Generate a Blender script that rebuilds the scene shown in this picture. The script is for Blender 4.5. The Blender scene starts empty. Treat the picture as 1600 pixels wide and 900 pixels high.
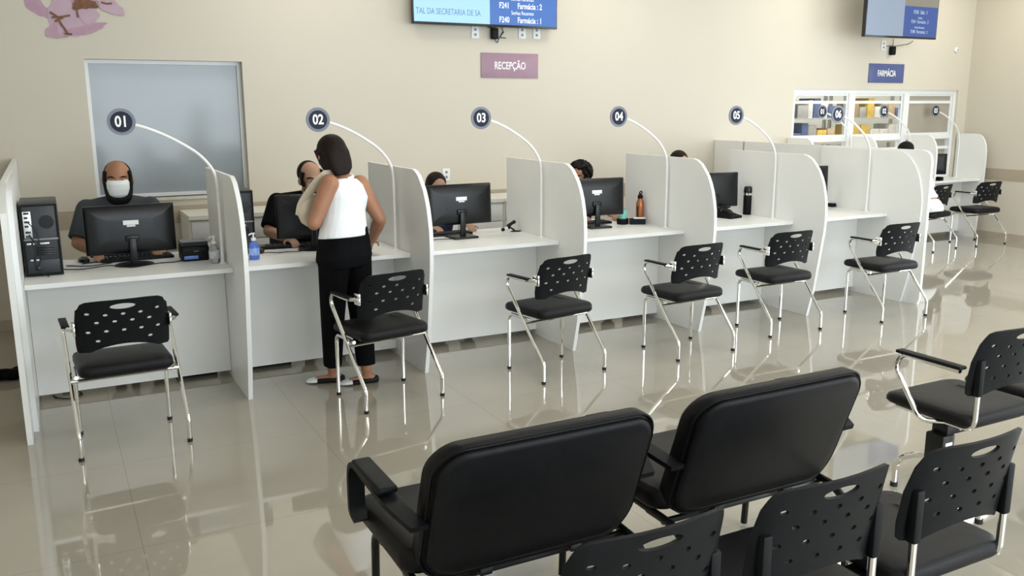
import bpy, bmesh, math, random
from mathutils import Vector, Matrix, noise
from mathutils.geometry import delaunay_2d_cdt
random.seed(7)
PI = math.pi
V = Vector
C = bpy.context.scene
COL = C.collection

# ------------------------------------------------------------------ camera
cam_d = bpy.data.cameras.new('camera'); cam = bpy.data.objects.new('camera', cam_d); COL.objects.link(cam)
pi_, ro, ya = 0.20381973, -0.003297008, 0.481677883
fw = V((math.sin(ya)*math.cos(pi_), math.cos(ya)*math.cos(pi_), -math.sin(pi_)))
rt = V((math.cos(ya), -math.sin(ya), 0)); up = rt.cross(fw)
r2 = rt*math.cos(ro)+up*math.sin(ro); u2 = -rt*math.sin(ro)+up*math.cos(ro)
M = Matrix((r2, u2, -fw)).transposed().to_4x4(); M.translation = V((0.19031, -5.20721, 1.76649))
cam.matrix_world = M
cam_d.sensor_width = 36; cam_d.lens = 1379.735/1600*36; cam_d.clip_start = 0.05; cam_d.clip_end = 200
C.camera = cam

# ------------------------------------------------------------------ world, light, exposure
C.view_settings.view_transform = 'Standard'; C.view_settings.look = 'None'
C.view_settings.gamma = 1; C.view_settings.use_curve_mapping = False
C.view_settings.exposure = 0.08
wd = bpy.data.worlds.new('sky'); C.world = wd; wd.use_nodes = True
bg = wd.node_tree.nodes['Background']; bg.inputs[0].default_value = (0.80, 0.90, 1.0, 1); bg.inputs[1].default_value = 1.0

def area(name, loc, rot, sx, sy, power, col):
    d = bpy.data.lights.new(name, 'AREA'); d.shape = 'RECTANGLE'; d.size = sx; d.size_y = sy
    d.energy = power; d.color = col
    o = bpy.data.objects.new(name, d); o.location = loc; o.rotation_euler = rot; COL.objects.link(o)
    return o
DAY = (0.86, 0.94, 1.0)
area('daylight_front', (5.3, -8.05, 1.75), (PI/2, 0, 0), 9.4, 2.6, 385, DAY)         # glass front behind the camera, facing +Y
area('daylight_right', (11.55, -3.2, 1.7), (PI/2, 0, PI/2), 5.4, 2.7, 200, DAY)     # glass side, facing -X
LAMP = [(x, y) for y in (-5.6, -2.9, -0.4, 1.75) for x in (2.3, 5.2, 8.1, 10.5)]
LAMP_POWER = 10.5

# ------------------------------------------------------------------ materials
MATS = {}
def mat(name, col, rough=0.5, metal=0.0, var=0.0, scale=8.0, bump=0.0, bscale=200.0, spec=0.5, emit=None, estr=1.0,
        trans=0.0, ior=1.45, coat=0.0, col2=None, aniso=False):
    if name in MATS: return MATS[name]
    m = bpy.data.materials.new(name); m.use_nodes = True; nt = m.node_tree
    b = nt.nodes['Principled BSDF']
    b.inputs['Base Color'].default_value = (*col, 1); b.inputs['Roughness'].default_value = rough
    b.inputs['Metallic'].default_value = metal; b.inputs['Specular IOR Level'].default_value = spec
    b.inputs['IOR'].default_value = ior; b.inputs['Transmission Weight'].default_value = trans
    b.inputs['Coat Weight'].default_value = coat
    if emit: b.inputs['Emission Color'].default_value = (*emit, 1); b.inputs['Emission Strength'].default_value = estr
    tc = nt.nodes.new('ShaderNodeTexCoord')
    if var > 0 or col2:
        n = nt.nodes.new('ShaderNodeTexNoise'); n.inputs['Scale'].default_value = scale; n.inputs['Detail'].default_value = 5
        nt.links.new(tc.outputs['Object'], n.inputs['Vector'])
        r = nt.nodes.new('ShaderNodeValToRGB')
        a = col; c2 = col2 or tuple(min(1, c*(1+var)) for c in col); c1 = tuple(c*(1-var) for c in a) if not col2 else a
        r.color_ramp.elements[0].position = 0.3; r.color_ramp.elements[1].position = 0.7
        r.color_ramp.elements[0].color = (*c1, 1); r.color_ramp.elements[1].color = (*c2, 1)
        nt.links.new(n.outputs['Fac'], r.inputs[0]); nt.links.new(r.outputs[0], b.inputs['Base Color'])
    if bump > 0:
        n = nt.nodes.new('ShaderNodeTexNoise'); n.inputs['Scale'].default_value = bscale; n.inputs['Detail'].default_value = 3
        nt.links.new(tc.outputs['Object'], n.inputs['Vector'])
        bp = nt.nodes.new('ShaderNodeBump'); bp.inputs['Strength'].default_value = bump; bp.inputs['Distance'].default_value = 0.002
        nt.links.new(n.outputs['Fac'], bp.inputs['Height']); nt.links.new(bp.outputs[0], b.inputs['Normal'])
    MATS[name] = m; return m

wall_m = mat('wall_paint', (0.635, 0.59, 0.50), 0.62, var=0.012, scale=1.2, bump=0.05, bscale=90, spec=0.3)
stripe_m = mat('wall_stripe', (0.42, 0.36, 0.275), 0.5, var=0.03, scale=3)
ceil_m = mat('ceiling_paint', (0.86, 0.85, 0.81), 0.7, var=0.01, scale=2)
base_m = mat('baseboard_tile', (0.47, 0.41, 0.32), 0.2, var=0.06, scale=6)
mdf = mat('white_laminate', (0.86, 0.865, 0.845), 0.33, var=0.008, scale=3, spec=0.45)
mdf_edge = mat('white_edge_banding', (0.84, 0.85, 0.84), 0.35, var=0.01)
cab_m = mat('cabinet_laminate', (0.72, 0.73, 0.71), 0.4, var=0.01)
cabtop_m = mat('cabinet_top', (0.78, 0.76, 0.69), 0.4, var=0.01)
dark_gap = mat('dark_gap', (0.03, 0.03, 0.03), 0.8, var=0.1)
alu_w = mat('white_aluminium', (0.80, 0.82, 0.82), 0.3, var=0.01)
chrome = mat('chrome', (0.80, 0.79, 0.76), 0.10, metal=1.0, var=0.02, scale=20)
blk_plastic = mat('black_plastic', (0.006, 0.007, 0.008), 0.45, var=0.2, scale=20, bump=0.12, bscale=900, spec=0.16)
blk_leather = mat('black_leatherette', (0.008, 0.008, 0.009), 0.42, var=0.15, scale=30, bump=0.25, bscale=500, spec=0.2)
blk_soft = mat('black_upholstery', (0.005, 0.005, 0.0055), 0.42, var=0.15, scale=20, bump=0.25, bscale=350, spec=0.2)
blk_metal = mat('black_painted_steel', (0.006, 0.006, 0.006), 0.3, var=0.1, spec=0.4)
blk_gloss = mat('black_gloss', (0.010, 0.011, 0.012), 0.18, var=0.1)
blk_mon = mat('monitor_plastic', (0.005, 0.006, 0.007), 0.30, var=0.1, bump=0.1, bscale=700, spec=0.4)
case_m = mat('case_steel', (0.028, 0.031, 0.036), 0.42, var=0.2, scale=15)
grey_m = mat('grey_plastic', (0.25, 0.26, 0.27), 0.4, var=0.05)
metal_plate = mat('bare_metal', (0.75, 0.76, 0.76), 0.3, metal=0.6, var=0.1, scale=40)
label_m = mat('paper_label', (0.80, 0.82, 0.82), 0.5, var=0.06, scale=90)
pole_m = mat('white_tube', (0.86, 0.86, 0.85), 0.3, var=0.01)
navy = mat('navy_sign', (0.012, 0.017, 0.038), 0.4, spec=.2, var=0.06)
ring_m = mat('sign_ring', (0.20, 0.215, 0.26), 0.4, spec=.3, var=0.04)
white_l = mat('white_lettering', (0.88, 0.88, 0.88), 0.4, var=0.01)
rec_m = mat('mauve_sign', (0.34, 0.21, 0.275), 0.4, var=0.05)
far_m = mat('blue_sign', (0.075, 0.10, 0.26), 0.35, var=0.06)
skin1 = mat('skin_tan', (0.36, 0.17, 0.095), 0.5, var=0.08, scale=14)
skin2 = mat('skin_light', (0.42, 0.235, 0.15), 0.5, var=0.08, scale=14)
hair_m = mat('hair_dark_brown', (0.011, 0.0055, 0.0035), 0.58, spec=0.2, var=0.5, scale=60, bump=0.5, bscale=160)
hair_b = mat('hair_black', (0.006, 0.005, 0.005), 0.6, spec=0.2, var=0.4, scale=60, bump=0.5, bscale=200)
lip_m = mat('lips', (0.35, 0.13, 0.10), 0.45, var=0.05)
eye_m = mat('eye_white', (0.75, 0.72, 0.68), 0.2, var=0.02)
iris_m = mat('iris_dark', (0.02, 0.012, 0.008), 0.15, var=0.1)
mask_m = mat('mask_fabric', (0.82, 0.84, 0.83), 0.7, var=0.03, bump=0.2, bscale=300)
white_cloth = mat('white_knit', (0.82, 0.85, 0.87), 0.8, var=0.02, scale=12, bump=0.3, bscale=240)
cream_cloth = mat('cream_cloth', (0.62, 0.55, 0.43), 0.85, var=0.05, scale=10, bump=0.4, bscale=120)
black_cloth = mat('black_cloth', (0.004, 0.004, 0.005), 0.85, var=0.2, scale=12, bump=0.3, bscale=200, spec=0.1)
grey_cloth = mat('charcoal_cloth', (0.045, 0.052, 0.062), 0.85, var=0.12, scale=12, bump=0.3, bscale=200)
navy_cloth = mat('navy_cloth', (0.03, 0.04, 0.08), 0.85, var=0.12, scale=12, bump=0.3, bscale=200)
denim = mat('denim', (0.05, 0.07, 0.12), 0.85, var=0.12, scale=30, bump=0.3, bscale=300)
tile_dark = mat('rubber', (0.012, 0.012, 0.012), 0.7, var=0.1)

def floor_material():
    m = bpy.data.materials.new('polished_tile'); m.use_nodes = True; nt = m.node_tree; b = nt.nodes['Principled BSDF']
    g = nt.nodes.new('ShaderNodeNewGeometry')
    mp = nt.nodes.new('ShaderNodeMapping'); mp.inputs['Location'].default_value = (-0.39+9.8, -0.40+9.8, 0)
    nt.links.new(g.outputs['Position'], mp.inputs['Vector'])
    br = nt.nodes.new('ShaderNodeTexBrick'); br.offset = 0; br.squash = 1
    br.inputs['Scale'].default_value = 1.0; br.inputs['Brick Width'].default_value = 0.98; br.inputs['Row Height'].default_value = 0.98
    br.inputs['Mortar Size'].default_value = 0.0016; br.inputs['Mortar Smooth'].default_value = 0.1; br.inputs['Bias'].default_value = 0
    br.inputs['Color1'].default_value = (0.385, 0.36, 0.30, 1); br.inputs['Color2'].default_value = (0.377, 0.352, 0.293, 1)
    br.inputs['Mortar'].default_value = (0.27, 0.25, 0.20, 1)
    nt.links.new(mp.outputs[0], br.inputs['Vector'])
    n = nt.nodes.new('ShaderNodeTexNoise'); n.inputs['Scale'].default_value = 1.6; n.inputs['Detail'].default_value = 6
    nt.links.new(g.outputs['Position'], n.inputs['Vector'])
    r = nt.nodes.new('ShaderNodeValToRGB'); r.color_ramp.elements[0].position = 0.3; r.color_ramp.elements[1].position = 0.7
    r.color_ramp.elements[0].color = (0.93, 0.93, 0.93, 1); r.color_ramp.elements[1].color = (1.04, 1.03, 1.02, 1)
    nt.links.new(n.outputs['Fac'], r.inputs[0])
    mx = nt.nodes.new('ShaderNodeMix'); mx.data_type = 'RGBA'; mx.blend_type = 'MULTIPLY'; mx.inputs[0].default_value = 1
    nt.links.new(br.outputs['Color'], mx.inputs[6]); nt.links.new(r.outputs[0], mx.inputs[7])
    nt.links.new(mx.outputs[2], b.inputs['Base Color'])
    b.inputs['Roughness'].default_value = 0.035; b.inputs['IOR'].default_value = 1.6; b.inputs['Specular IOR Level'].default_value = 0.75
    b.inputs['Coat Weight'].default_value = 0.25; b.inputs['Coat Roughness'].default_value = 0.04
    n2 = nt.nodes.new('ShaderNodeTexNoise'); n2.inputs['Scale'].default_value = 2.2; n2.inputs['Detail'].default_value = 1
    nt.links.new(g.outputs['Position'], n2.inputs['Vector'])
    bp = nt.nodes.new('ShaderNodeBump'); bp.inputs['Strength'].default_value = 0.05; bp.inputs['Distance'].default_value = 0.002
    nt.links.new(n2.outputs['Fac'], bp.inputs['Height']); nt.links.new(bp.outputs[0], b.inputs['Normal'])
    return m
floor_m = floor_material()

# ------------------------------------------------------------------ mesh helpers
class MB:
    def __init__(s): s.v = []; s.f = []
    def add(s, vs, fs):
        k = len(s.v); s.v += [V(p) for p in vs]; s.f += [tuple(i+k for i in f) for f in fs]; return s
    def box(s, x0, x1, y0, y1, z0, z1):
        p = [(x, y, z) for z in (z0, z1) for y in (y0, y1) for x in (x0, x1)]
        return s.add(p, [(0,2,3,1), (4,5,7,6), (0,1,5,4), (2,6,7,3), (0,4,6,2), (1,3,7,5)])
    def rbox(s, x0, x1, y0, y1, z0, z1, r=0.01, seg=2, M_=None):
        bm = bmesh.new(); bmesh.ops.create_cube(bm, size=1)
        for v in bm.verts: v.co = V(((x0+x1)/2+v.co.x*(x1-x0), (y0+y1)/2+v.co.y*(y1-y0), (z0+z1)/2+v.co.z*(z1-z0)))
        r = min(r, 0.49*min(x1-x0, y1-y0, z1-z0))
        bmesh.ops.bevel(bm, geom=list(bm.edges), offset=r, segments=seg, profile=0.5, affect='EDGES')
        bm.verts.index_update()
        vs = [v.co.copy() for v in bm.verts]
        if M_: vs = [M_ @ v for v in vs]
        s.add(vs, [tuple(v.index for v in f.verts) for f in bm.faces]); bm.free(); return s
    def tube(s, path, r, n=10, cap=True, flat=None):
        P = [V(p) for p in path]; R = r if isinstance(r, (list, tuple)) else [r]*len(P)
        T = []
        for i in range(len(P)):
            a = P[max(0, i-1)]; b = P[min(len(P)-1, i+1)]; T.append((b-a).normalized())
        up_ = V((0, 0, 1)) if abs(T[0].z) < 0.9 else V((0, 1, 0))
        n0 = (up_ - T[0]*up_.dot(T[0])).normalized(); vs = []; fs = []
        for i, p in enumerate(P):
            n0 = (n0 - T[i]*n0.dot(T[i])).normalized(); b0 = T[i].cross(n0)
            fa, fb = flat or (1, 1)
            for k in range(n):
                a = 2*PI*k/n; vs.append(p + (n0*math.cos(a)*fa + b0*math.sin(a)*fb)*R[i])
        for i in range(len(P)-1):
            for k in range(n):
                a = i*n+k; b = i*n+(k+1) % n; fs.append((a, b, b+n, a+n))
        if cap: fs.append(tuple(range(n))[::-1]); fs.append(tuple(range((len(P)-1)*n, len(P)*n)))
        return s.add(vs, fs)
    def lathe(s, prof, c=(0, 0, 0), n=24, ax='z', sc=(1, 1)):
        vs = []; fs = []; c = V(c)
        for (r, h) in prof:
            r = max(r, 1e-4)
            for k in range(n):
                a = 2*PI*k/n; x, y = r*math.cos(a)*sc[0], r*math.sin(a)*sc[1]
                vs.append(c + (V((x, y, h)) if ax == 'z' else V((x, h, y)) if ax == 'y' else V((h, x, y))))
        for i in range(len(prof)-1):
            for k in range(n):
                a = i*n+k; b = i*n+(k+1) % n; fs.append((a, b, b+n, a+n))
        fs.append(tuple(range(n))[::-1]); fs.append(tuple(range((len(prof)-1)*n, len(prof)*n)))
        return s.add(vs, fs)
    def ell(s, c, rx, ry, rz, R=None, nu=20, nv=14):
        c = V(c); vs = []; fs = []
        for i in range(nv+1):
            t = PI*i/nv
            for k in range(nu):
                a = 2*PI*k/nu; p = V((rx*math.sin(t)*math.cos(a), ry*math.sin(t)*math.sin(a), rz*math.cos(t)))
                vs.append(c + (R @ p if R else p))
        for i in range(nv):
            for k in range(nu):
                a = i*nu+k; b = i*nu+(k+1) % nu; fs.append((a, a+nu, b+nu, b))
        return s.add(vs, fs)
    def loft(s, secs, n=20):      # secs: (center, axis a vec, axis b vec)
        vs = []; fs = []
        for c, a, b in secs:
            c, a, b = V(c), V(a), V(b)
            for k in range(n):
                t = 2*PI*k/n; ct, st = math.cos(t), math.sin(t)
                e = 0.85; ct = math.copysign(abs(ct)**e, ct); st = math.copysign(abs(st)**e, st)
                vs.append(c + a*ct + b*st)
        for i in range(len(secs)-1):
            for k in range(n):
                a = i*n+k; b = i*n+(k+1) % n; fs.append((a, b, b+n, a+n))
        fs.append(tuple(range(n))[::-1]); fs.append(tuple(range((len(secs)-1)*n, len(secs)*n)))
        return s.add(vs, fs)
    def cone(s, p0, r0, p1, r1, n=14, round0=True, round1=True):
        p0, p1 = V(p0), V(p1)
        s.tube([p0, p1], [r0, r1], n)
        if round0: s.ell(p0, r0, r0, r0, nu=12, nv=8)
        if round1: s.ell(p1, r1, r1, r1, nu=12, nv=8)
        return s
    def prism(s, pts, fn0, fn1):  # polygon outline (2D), two mapping functions to 3D
        n = len(pts); vs = [fn0(p) for p in pts]+[fn1(p) for p in pts]
        fs = [tuple(range(n))[::-1], tuple(range(n, 2*n))]+[(i, (i+1) % n, n+(i+1) % n, n+i) for i in range(n)]
        return s.add(vs, fs)

def fix(me, ang=35, smooth=True):
    bm = bmesh.new(); bm.from_mesh(me)
    bmesh.ops.recalc_face_normals(bm, faces=bm.faces); bm.to_mesh(me); bm.free()
    if smooth:
        for p in me.polygons: p.use_smooth = True
        me.set_sharp_from_angle(angle=math.radians(ang))
def obj(name, mb, m, parent=None, ang=35, smooth=True, mats=None):
    me = bpy.data.meshes.new(name); me.from_pydata([tuple(v) for v in mb.v], [], mb.f); me.update(); fix(me, ang, smooth)
    me.materials.append(m)
    o = bpy.data.objects.new(name, me); COL.objects.link(o)
    if parent: o.parent = parent
    return o
def tag(o, label=None, cat=None, group=None, kind=None):
    if label: o['label'] = label
    if cat: o['category'] = cat
    if group: o['group'] = group
    if kind: o['kind'] = kind
    return o
def thing(name, label, cat, loc=(0, 0, 0), rz=0, group=None):
    o = bpy.data.objects.new(name, None); COL.objects.link(o); o.location = loc; o.rotation_euler = (0, 0, rz)
    o.empty_display_size = 0.1
    return tag(o, label, cat, group)
def struct(name, mb, m, parent=None, **k):
    o = obj(name, mb, m, parent, **k)
    if not parent: o['kind'] = 'structure'
    return o
def dup(root, loc, rz, label, group=None, name=None):
    r = root.copy(); COL.objects.link(r); r.location = loc; r.rotation_euler = (0, 0, rz); r['label'] = label
    if group: r['group'] = group
    if name: r.name = name
    for ch in list(root.children):
        c = ch.copy(); COL.objects.link(c); c.parent = r
        for g in ch.children:
            d = g.copy(); COL.objects.link(d); d.parent = c
    return r
def arc_path(pts, rad=0.03, n=5):
    P = [V(p) for p in pts]; out = [P[0]]
    rads = rad if isinstance(rad, (list, tuple)) else [rad]*len(P)
    for i in range(1, len(P)-1):
        a, b, c = P[i-1], P[i], P[i+1]; r = min(rads[i], 0.48*(a-b).length, 0.48*(c-b).length)
        p0 = b+(a-b).normalized()*r; p1 = b+(c-b).normalized()*r
        for k in range(n+1):
            t = k/n; out.append(p0*(1-t)**2+b*2*t*(1-t)+p1*t*t)
    out.append(P[-1]); return out
def spline(pts, n=6):
    P = [V(p) for p in pts]; P = [P[0]*2-P[1]]+P+[P[-1]*2-P[-2]]; out = []
    for i in range(1, len(P)-2):
        for k in range(n):
            t = k/n; a, b, c, d = P[i-1], P[i], P[i+1], P[i+2]
            out.append(0.5*((2*b)+(c-a)*t+(2*a-5*b+4*c-d)*t*t+(3*b-a-3*c+d)*t**3))
    out.append(P[-2]); return out
def plate(outline, holes, step, th, fn):
    """thin sheet with holes: 2D outline, hole polygons; fn(u,v)->(point, normal)"""
    def inside(p, poly):
        c = False; x, y = p; j = len(poly)-1
        for i in range(len(poly)):
            xi, yi = poly[i]; xj, yj = poly[j]
            if (yi > y) != (yj > y) and x < (xj-xi)*(y-yi)/(yj-yi)+xi: c = not c
            j = i
        return c
    pts = []; edges = []
    for poly in [outline]+holes:
        k = len(pts); pts += [V(p) for p in poly]; edges += [(k+i, k+(i+1) % len(poly)) for i in range(len(poly))]
    us = [p[0] for p in outline]; vs_ = [p[1] for p in outline]
    u = min(us)+step*0.5
    while u < max(us):
        v = min(vs_)+step*0.5
        while v < max(vs_):
            if inside((u, v), outline) and not any(inside((u, v), h) for h in holes): pts.append(V((u, v)))
            v += step
        u += step
    co, ed, fa, *_ = delaunay_2d_cdt(pts, edges, [], 0, 1e-6)
    fs = []
    for f in fa:
        c = (sum(co[i].x for i in f)/len(f), sum(co[i].y for i in f)/len(f))
        if inside(c, outline) and not any(inside(c, h) for h in holes): fs.append(tuple(f))
    mb = MB(); n = len(co); A = []; B = []
    for p in co:
        q, nn = fn(p.x, p.y); q = V(q); nn = V(nn).normalized(); A.append(q+nn*th/2); B.append(q-nn*th/2)
    from collections import Counter
    cnt = Counter()
    for f in fs:
        for i in range(len(f)): cnt[(f[i], f[(i+1) % len(f)])] += 1
    side = [(b, a, a+n, b+n) for (a, b) in cnt if (b, a) not in cnt]
    mb.add(A+B, fs+[tuple(i+n for i in f)[::-1] for f in fs]+side)
    return mb
def rrect(x0, x1, y0, y1, r, n=4, rs=None):
    rs = rs or [r]*4; out = []
    for (cx, cy, a0), rr in zip([(x0, y0, PI), (x1, y0, 1.5*PI), (x1, y1, 0), (x0, y1, 0.5*PI)], rs):
        ox = cx+rr if cx == x0 else cx-rr; oy = cy+rr if cy == y0 else cy-rr
        for k in range(n+1):
            a = a0+PI/2*k/n; out.append((ox+rr*math.cos(a), oy+rr*math.sin(a)))
    return out
def text(name, body, size, loc, m, parent, sx=1.0, align='CENTER', ext=0.001, bold=0.0, rot=(PI/2, 0, 0)):
    cu = bpy.data.curves.new(name, 'FONT'); cu.body = body; cu.size = size; cu.align_x = align; cu.align_y = 'CENTER'
    cu.extrude = ext; cu.offset = bold; cu.resolution_u = 3
    t = bpy.data.objects.new('tmp', cu); COL.objects.link(t)
    dg = bpy.context.evaluated_depsgraph_get(); me = bpy.data.meshes.new_from_object(t.evaluated_get(dg))
    bpy.data.objects.remove(t); bpy.data.curves.remove(cu)
    me.name = name
    for v in me.vertices: v.co.x *= sx
    me.materials.clear(); me.materials.append(m)
    o = bpy.data.objects.new(name, me); COL.objects.link(o); o.parent = parent; o.location = loc; o.rotation_euler = rot
    return o
def remesh(name, mb, m, parent, vox=0.007, sm=6, loc=None):
    me = bpy.data.meshes.new(name); me.from_pydata([tuple(v) for v in mb.v], [], mb.f); me.update(); fix(me, smooth=False)
    o = bpy.data.objects.new(name, me); COL.objects.link(o)
    a = o.modifiers.new('r', 'REMESH'); a.mode = 'VOXEL'; a.voxel_size = vox; a.use_smooth_shade = True
    s_ = o.modifiers.new('s', 'SMOOTH'); s_.factor = 0.5; s_.iterations = sm
    dg = bpy.context.evaluated_depsgraph_get(); nm = bpy.data.meshes.new_from_object(o.evaluated_get(dg)); nm.name = name
    o.modifiers.clear(); o.data = nm; bpy.data.meshes.remove(me)
    for p in nm.polygons: p.use_smooth = True
    nm.materials.clear(); nm.materials.append(m); o.parent = parent
    return o

# ------------------------------------------------------------------ dimensions
BW = 1.16542; T = 0.7875; HP = 1.358; WY = 2.808; XR = 11.38; XL = -1.6; YF = -8.0; CZ = 3.6
TH = 0.025; TY0 = 0.345; TY1 = 1.195

# ------------------------------------------------------------------ structure
struct('floor', MB().box(XL-.2, 13.2, YF-.2, 6.2, -0.1, 0), floor_m, smooth=False)
struct('ceiling', MB().box(XL-.2, 13.2, YF-.2, 6.2, CZ, CZ+.1), ceil_m, smooth=False)
W1 = (0.535, 1.765, 1.015, 2.143)            # frosted window beside the first booth
W2 = (8.195, 11.185, 0.79, 1.948)            # pharmacy hatch opening
wb = MB()
wt = 0.16
wb.box(XL-.2, W1[0], WY, WY+wt, 0, CZ).box(W1[0], W1[1], WY, WY+wt, 0, W1[2]).box(W1[0], W1[1], WY, WY+wt, W1[3], CZ)
wb.box(W1[1], W2[0], WY, WY+wt, 0, CZ).box(W2[0], W2[1], WY, WY+wt, 0, W2[2]).box(W2[0], W2[1], WY, WY+wt, W2[3], CZ)
wb.box(W2[1], 13.2, WY, WY+wt, 0, CZ)
struct('wall_back', wb, wall_m, smooth=False)
wr = MB().box(XR, XR+.2, -0.4, WY, 0, CZ).box(XR, XR+.2, -6.0, -0.4, 0, 0.3).box(XR, XR+.2, -6.0, -0.4, 3.1, CZ).box(XR, XR+.2, YF, -6.0, 0, CZ)
struct('wall_right', wr, wall_m, smooth=False)
struct('wall_left', MB().box(XL-.2, XL, YF, WY, 0, CZ), wall_m, smooth=False)
wf = MB().box(XL, -1.0, YF-.2, YF, 0, CZ).box(-1.0, 10.0, YF-.2, YF, 0, 0.4).box(-1.0, 10.0, YF-.2, YF, 3.1, CZ).box(10.0, XR, YF-.2, YF, 0, CZ)
struct('wall_front', wf, wall_m, smooth=False)
struct('baseboard_back', MB().box(XL, XR, WY-.012, WY, 0, .085), base_m, smooth=False)
struct('baseboard_right', MB().box(XR-.012, XR, -0.4, WY-.012, 0, .085), base_m, smooth=False)
struct('baseboard_left', MB().box(XL, XL+.012, YF, WY-.012, 0, .085), base_m, smooth=False)
struct('trim_1', MB().box(XL, 8.19, WY-.004, WY, .785, .935), stripe_m, smooth=False)
struct('trim_2', MB().box(XR-.004, XR, -0.4, WY-.004, .775, .925), stripe_m, smooth=False)
# facade mullions behind the camera
fm = MB()
for x in (-0.98, 1.8, 4.55, 7.3, 9.98): fm.box(x-.03, x+.03, YF-.12, YF-.06, .4, 3.1)
fm.box(-1.0, 10.0, YF-.12, YF-.06, .4, .46).box(-1.0, 10.0, YF-.12, YF-.06, 3.04, 3.1)
struct('window_6', fm, alu_w, smooth=False)
fm = MB()
for y in (-5.97, -4.1, -2.25, -0.43): fm.box(XR+.06, XR+.12, y-.03, y+.03, .3, 3.1)
fm.box(XR+.06, XR+.12, -6, -.4, .3, .36).box(XR+.06, XR+.12, -6, -.4, 3.04, 3.1)
struct('window_7', fm, alu_w, smooth=False)

# frosted window_1
def frame_mb(x0, x1, z0, z1, y0, y1, t):
    return MB().box(x0, x1, y0, y1, z0, z0+t).box(x0, x1, y0, y1, z1-t, z1).box(x0, x0+t, y0, y1, z0+t, z1-t).box(x1-t, x1, y0, y1, z0+t, z1-t)
film = mat('window_film', (0.30, 0.335, 0.36), 0.16, var=0.04, scale=1.5, spec=0.6)
w1 = struct('window_1', frame_mb(W1[0], W1[1], W1[2], W1[3], WY+.085, WY+.135, .03), alu_w, smooth=False)
obj('pane', MB().box(W1[0]+.03, W1[1]-.03, WY+.105, WY+.115, W1[2]+.03, W1[3]-.03), film, w1, smooth=False)
sill_m = mat('sill_stone', (0.62, 0.585, 0.50), 0.35, var=0.05, scale=20)
obj('sill', MB().box(W1[0]-.02, W1[1]+.02, WY-.03, WY+.085, W1[2]-.025, W1[2]), sill_m, w1, smooth=False)

# pharmacy hatch windows
glass = mat('clear_glass', (0.95, 0.97, 0.97), 0.02, trans=1.0, ior=1.2, spec=0.5)
blind_m = mat('beige_blind', (0.36, 0.33, 0.27), 0.6, var=0.05, scale=6)
hx = [(8.195, 9.215), (9.215, 10.215), (10.215, 11.185)]
for i, (a, b) in enumerate(hx):
    y0 = WY+.03
    f = frame_mb(a, b, .79, 1.948, y0, y0+.08, .05)
    f.box(a+.05, b-.05, y0+.01, y0+.07, 1.31, 1.365)        # transom under the sash
    f.box(a+.05, b-.05, y0+.02, y0+.06, 1.17, 1.21)
    w = struct('window_%d' % (i+2), f, alu_w, smooth=False)
    s_ = frame_mb(a+.05, b-.05, 1.365, 1.898, y0+.02, y0+.05, .028)
    s_.box(a+.08, b-.08, y0+.02, y0+.05, 1.775, 1.81)
    obj('sash', s_, alu_w, w, smooth=False)
    obj('pane', MB().box(a+.078, b-.078, y0+.032, y0+.037, 1.393, 1.87), glass if i < 2 else blind_m, w, smooth=False)
    if i == 2: obj('shutter', MB().box(a+.05, b-.05, y0+.07, y0+.078, .84, 1.3), blind_m, w, smooth=False)
# room behind the hatches
pw = MB().box(7.2, 7.3, WY+wt, 5.6, 0, CZ).box(7.3, 13.1, 5.5, 5.6, 0, CZ).box(13.1, 13.2, WY+wt, 5.6, 0, CZ)
struct('wall_storeroom', pw, mat('storeroom_paint', (0.78, 0.78, 0.74), 0.6, var=0.02), smooth=False)
area('storeroom_lamp', (10.3, 3.6, 3.5), (0, 0, 0), 3.4, 0.8, 110, (1, .98, .93))

# ------------------------------------------------------------------ ceiling lamps (out of frame, seen in the floor)
led_m = mat('led_diffuser', (0.9, 0.9, 0.9), 0.5, emit=(1.0, 0.95, 0.86), estr=3.0)
proto = thing('ceiling_light', 'square white LED ceiling panel lamp', 'ceiling light', (LAMP[0][0], LAMP[0][1], CZ-.03), 0, 'ceiling panel lights')
obj('frame', frame_mb(-.31, .31, -.31, .31, 0, .03, .02), alu_w, proto, smooth=False)
fr = proto.children[0]
for v in fr.data.vertices: v.co = V((v.co.x, v.co.z, v.co.y))
obj('diffuser', MB().box(-.29, .29, -.29, .29, .008, .03), led_m, proto, smooth=False)
for i, (x, y) in enumerate(LAMP):
    if i: dup(proto, (x, y, CZ-.03), 0, 'square white LED ceiling panel lamp')
    area('panel_light', (x, y, CZ-.04), (0, 0, 0), .56, .56, LAMP_POWER, (1.0, 0.94, 0.83))

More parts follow.
